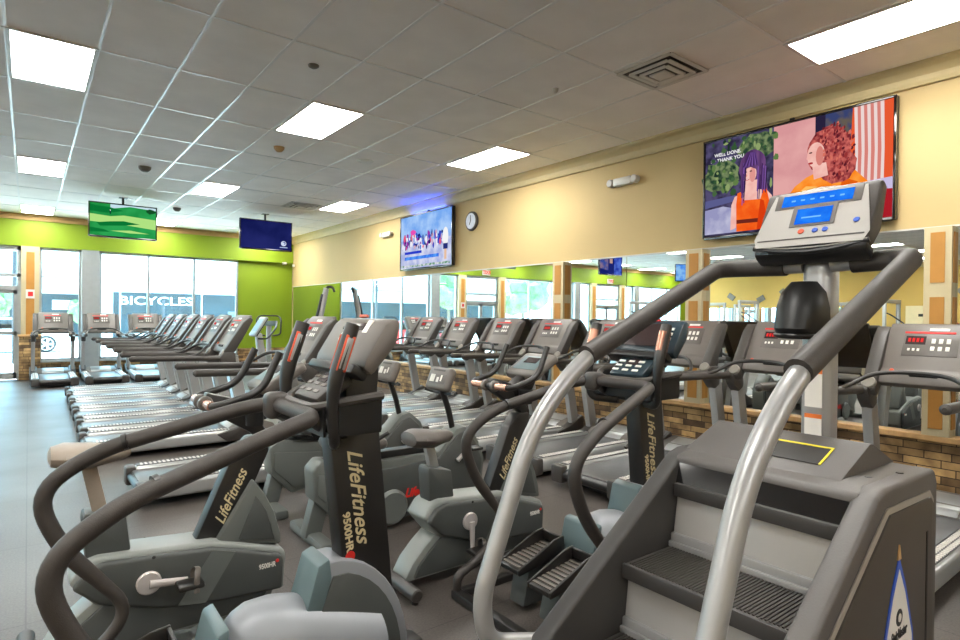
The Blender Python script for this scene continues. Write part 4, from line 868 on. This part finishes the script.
t = thing('cross_trainer', 'slim silver cross trainer in front of the green wall', 'cross trainer', (4.5, 14.0, 0), R(72))
obj('post', MB().tube([(0, 0, .08), (.03, 0, .8), (-.02, 0, 1.3)], .055, 12), 'silver', t); obj('base', MB().box(-.9, .35, -.06, .06, .0, .14, .03), 'satin', t)
obj('console', MB().box(-.12, .0, -.17, .17, 1.28, 1.4, .02), 'teal', t); obj('loop_handle', MB().tube(fillet([(-.05, -.08, 1.05), (-.1, -.26, 1.08), (-.1, -.27, 1.45), (.0, -.2, 1.52), (.0, .2, 1.52), (-.1, .27, 1.45), (-.1, .26, 1.08), (-.05, .08, 1.05)], .07), .018, 8), 'satin', t)
for s in (-1, 1): obj('pedal', MB().box(-.75, -.4, *sorted((s*.08, s*.22)), .25+s*.05, .29+s*.05, .01), 'satin', t); obj('pedal_arm', MB().tube([(-.85, s*.1, .2), (.1, s*.1, .35)], .02, 8), 'silver', t)
obj('flywheel_cover', MB().rcyl((.12, -.07, .36), (.12, .07, .36), .27, .03, 28), 'bgrey', t)
t = thing('cross_trainer', 'cross trainer with pale tilted console behind the left treadmill row', 'cross trainer', (3.38, 11.2, 0), 0)
obj('post', MB().prism([(.1, .1), (.28, .1), (.08, 1.2), (-.03, 1.2)], -.06, .06, .02), 'upr', t); obj('base', MB().box(-.25, .55, -.28, .28, .0, .12, .03), 'satin', t)
cm = tilt(-.08, 1.14, 58); c = obj('console', MB().box(0, .42, -.2, .2, -.03, .03, .03, 3, mx=cm), 'brim', t); obj('display', MB().box(.1, .36, -.15, .15, .03, .034, mx=cm), 'teal', c); obj('console_edge', MB().box(.02, .4, -.21, .21, -.02, .0, .01, mx=cm), 'black', c)
obj('loop_handle', MB().tube(fillet([(.0, -.1, 1.1), (.1, -.3, 1.1), (.25, -.32, 1.3), (.3, -.2, 1.42)], .08), .016, 8), 'satin', t)

# strength frames on the other side of the room (seen in the mirrors)
def make_frame(label):
    t = thing('cable_machine', label, 'weight machine', (0, 0, 0), 0, 'weight machines across the room')
    for x in (-.55, .55): obj('post', MB().box(x-.04, x+.04, -.04, .04, 0, 2.15, .01), 'rail', t); obj('foot', MB().box(x-.05, x+.05, -.45, .45, 0, .08, .01), 'iron', t)
    obj('top_beam', MB().box(-.6, .6, -.04, .04, 2.07, 2.17, .01), 'rail', t); obj('weight_stack', MB().box(-.5, -.24, -.1, .1, .1, 1.0, .005), 'black', t); obj('guide_rods', MB().cyl((-.37, 0, 1.0), (-.37, 0, 2.07), .015), 'silver', t)
    obj('seat_pad', MB().box(.0, .35, -.2, .2, .45, .53, .03), 'seat', t); obj('seat_stand', MB().box(.12, .22, -.05, .05, 0, .45), 'iron', t); obj('back_pad', MB().box(.3, .38, -.17, .17, .55, 1.1, .03), 'seat', t); obj('back_pad_stay', MB().box(.36, .55, -.03, .03, .78, .84), 'iron', t); obj('lever', MB().tube(fillet([(.5, 0, 1.8), (.1, 0, 1.75), (.0, -.3, 1.5)], .08), .02, 8), 'iron', t)
    return t
fm = make_frame('cable machine across the room, nearest the windows'); fm.location = (-5.2, 13.2, 0)
for x, y, r, s in ((-7.8, 12.0, 90, 'second from the windows'), (-6.0, 9.6, 0, 'in the middle of the open floor'), (-9.2, 8.5, 90, 'near the yellow wall'), (-7.0, 6.0, 0, 'opposite the middle pilaster'), (-10.8, 12.4, 0, 'by the far mirror'), (-9.5, 4.2, 90, 'near the cream door')): dup(fm, (x, y, 0), R(r), 'cable machine across the room, ' + s)

# ------------------------------------------------------------------ outside
tg = struct('trim_30', MB().box(XL-2, XR+2, YB+.3, YB+2.2, 3.3, 3.5), 'white')  # unseen slab added above the windows to keep direct sun off the floor
g = MB().box(-60, 60, YB+.3, 90, -.25, -.12); struct('ground_outside', g, 'asphalt')
t = thing('shop_building', 'low white shop with dark glazed front and BICYCLES sign across the road', 'building', (0, 40, 0))
obj('wall', MB().box(3.6, 22, 0, 6, -.12, 5.2), 'shop', t); obj('shopfront', MB().box(3.9, 14.5, -.08, 0, .0, 2.75), 'shopdark', t); obj('canopy', MB().box(3.4, 22.2, -1.2, 0, 3.4, 3.65), 'canopy', t)
text('lettering', 'BICYCLES', .70, 'shop', t, (6.15, -.12, 2.25), (1, 0, 0), (0, 0, 1), .02, bold=.008, width=3.9)
text('lettering', '& R', .6, 'shop', t, (12.0, -.12, 2.25), (1, 0, 0), (0, 0, 1), .02, bold=.03, width=1.4)
f = MB()
for x in (4.2, 8.6, 11.4, 13.3): f.box(x, x+.08, -.12, -.08, 0, 2.75)
obj('mullions', f, 'shop', t); obj('poster', MB().box(4.9, 5.7, -.14, -.09, .2, 1.1), 'label', t); obj('window_panel', MB().box(8.2, 9.1, -.13, -.08, .2, 1.3), 'shop', t); obj('window_panel', MB().box(10.2, 11.1, -.13, -.08, .2, 1.7), 'teal', t)
t = thing('shop_building', 'white shop row with long grey canopy seen through the left window', 'building', (0, 46, 0))
obj('wall', MB().box(-26, 3.2, 0, 6, -.12, 4.6), 'shop', t); obj('canopy', MB().box(-26.3, 3.3, -1.5, 0, 3.7, 4.0), 'canopy', t); obj('shopfront', MB().box(-25, 2.9, -.08, 0, 0, 2.7), 'shopdark', t); obj('sign_panel', MB().box(1.2, 3.0, -.2, -.08, 1.7, 2.3), 'label', t); obj('sign_panel', MB().box(-6, -2.5, -.2, -.08, 2.5, 3.2), 'label', t)
def make_car(label, m):
    t = thing('car', label, 'car', (0, 0, 0))
    obj('body', MB().prism([(-2.2, .25), (-2.25, .75), (-2.0, .9), (-1.5, .95), (-.9, 1.4), (.6, 1.42), (1.3, .95), (2.1, .8), (2.25, .6), (2.25, .25)], -.85, .85, .08, 3), m, t)
    obj('side_glass', MB().prism([(-1.35, .97), (-.85, 1.32), (.55, 1.34), (1.1, .97)], -.87, .87, .01), 'gloss', t)
    for x in (-1.4, 1.4):
        for s in (-1, 1):
            a, b = s*.9, s*.68; w = obj('wheel', MB().rcyl((x, a, .34), (x, b, .34), .34, .03, 28), 'tyre', t); f = MB(); f.rcyl((x, s*.905, .34), (x, s*.88, .34), .05, .004, 12)
            for k in range(5):
                q = 2*math.pi*k/5; f.tube([(x, s*.903, .34), (x+.23*math.cos(q), s*.903, .34+.23*math.sin(q))], [.03, .05], 6, flat=.4)
            f.tube([(x+.24*math.cos(R(a_)), s*.903, .34+.24*math.sin(R(a_))) for a_ in range(0, 361, 20)], .018, 6); obj('wheel_rim', f, 'label', w)
    return t
c = make_car('pale grey car parked outside the left window', 'carw'); c.location = (-.8, 30.9, -.12)
c3 = dup(c, (-7.5, 30, -.12), 0, 'grey car parked across the lot')
make_car('red car parked beyond the far windows', 'carr').location = (-3.4, 27, -.12)
def make_tree(label, x, y, h, r):
    t = thing('tree', label, 'tree', (x, y, -.12)); obj('trunk', MB().tube([(0, 0, 0), (.05, 0, h*.6)], [.16, .09], 10), 'bark', t)
    b = bmesh.new()
    for k in range(14):
        a = random.random()*6.28; rr = random.random()*r*.7; q = bmesh.ops.create_icosphere(b, subdivisions=2, radius=r*(.3+.25*random.random()), matrix=Matrix.Translation((rr*math.cos(a), rr*math.sin(a), h*.75+random.uniform(-.5, .7)*r)))
    for v in b.verts: v.co += Vector((random.uniform(-1, 1), random.uniform(-1, 1), random.uniform(-1, 1)))*.09
    mb = MB(); mb.merge(b); obj('crown', mb, 'foliage', t, smooth=False)
make_tree('leafy street tree seen through the glass door', -1.1, 35, 2.6, .8); make_tree('small street tree seen low in the left window', 2.3, 37.5, 2.1, .7)
make_tree('leafy tree reflected left of the exit', -14, 38, 5, 1.6); make_tree('round tree at the lot edge', -20, 36, 5, 2.0); make_tree('big tree at the far lot end', -26, 42, 6, 2.4)
t = tag(obj('lamp_post', MB().cyl((0, 0, 0), (0, 0, 3.6), .06, 10), 'iron'), 'dark post in the parking lot left of the pier', 'post'); t.location = (-.35, 24, -.12)
t = tag(obj('lamp_post', MB().cyl((0, 0, 0), (0, 0, 2.4), .07, 10), 'iron'), 'dark post in front of the bicycle shop', 'post'); t.location = (6.02, 37, -.12)

# ------------------------------------------------------------------ light
w = bpy.data.worlds.new('world'); scn.world = w; w.use_nodes = True; nt = w.node_tree; nt.nodes.clear()
o = nt.nodes.new('ShaderNodeOutputWorld'); bg = nt.nodes.new('ShaderNodeBackground'); bg.inputs[0].default_value = (.40, .76, 1.0, 1); bg.inputs[1].default_value = 4.4
nt.links.new(bg.outputs[0], o.inputs[0])
for x0, x1 in ((1.36, 4.58), (.2, 1.0), (-1.62, -.13), (-5.66, -1.95), (-8.57, -6.0), (-13.3, -9.55)):      # sky portals in the window openings
    L = bpy.data.lights.new('window_portal', 'AREA'); L.shape = 'RECTANGLE'; L.size = x1-x0; L.size_y = 2.6; L.cycles.is_portal = True
    lo = bpy.data.objects.new('window_portal', L); COL.objects.link(lo); lo.location = ((x0+x1)/2, YB+.32, 1.72); lo.rotation_euler = (R(-90), 0, 0)
sun = bpy.data.lights.new('sun', 'SUN'); sun.energy = 12; sun.angle = R(2); so = bpy.data.objects.new('sun', sun); COL.objects.link(so); so.rotation_euler = (R(-24), R(8), 0)

vs = scn.view_settings; scn.display_settings.display_device = 'sRGB'; vs.view_transform = 'Standard'; vs.look = 'None'; vs.exposure = math.log2(EXPO); vs.gamma = 1.; vs.use_curve_mapping = False
cy = scn.cycles; cy.use_denoising = True; cy.max_bounces = 8; cy.glossy_bounces = 5; cy.diffuse_bounces = 5; cy.transparent_max_bounces = 12; cy.sample_clamp_indirect = 6; cy.caustics_reflective = False; cy.caustics_refractive = False
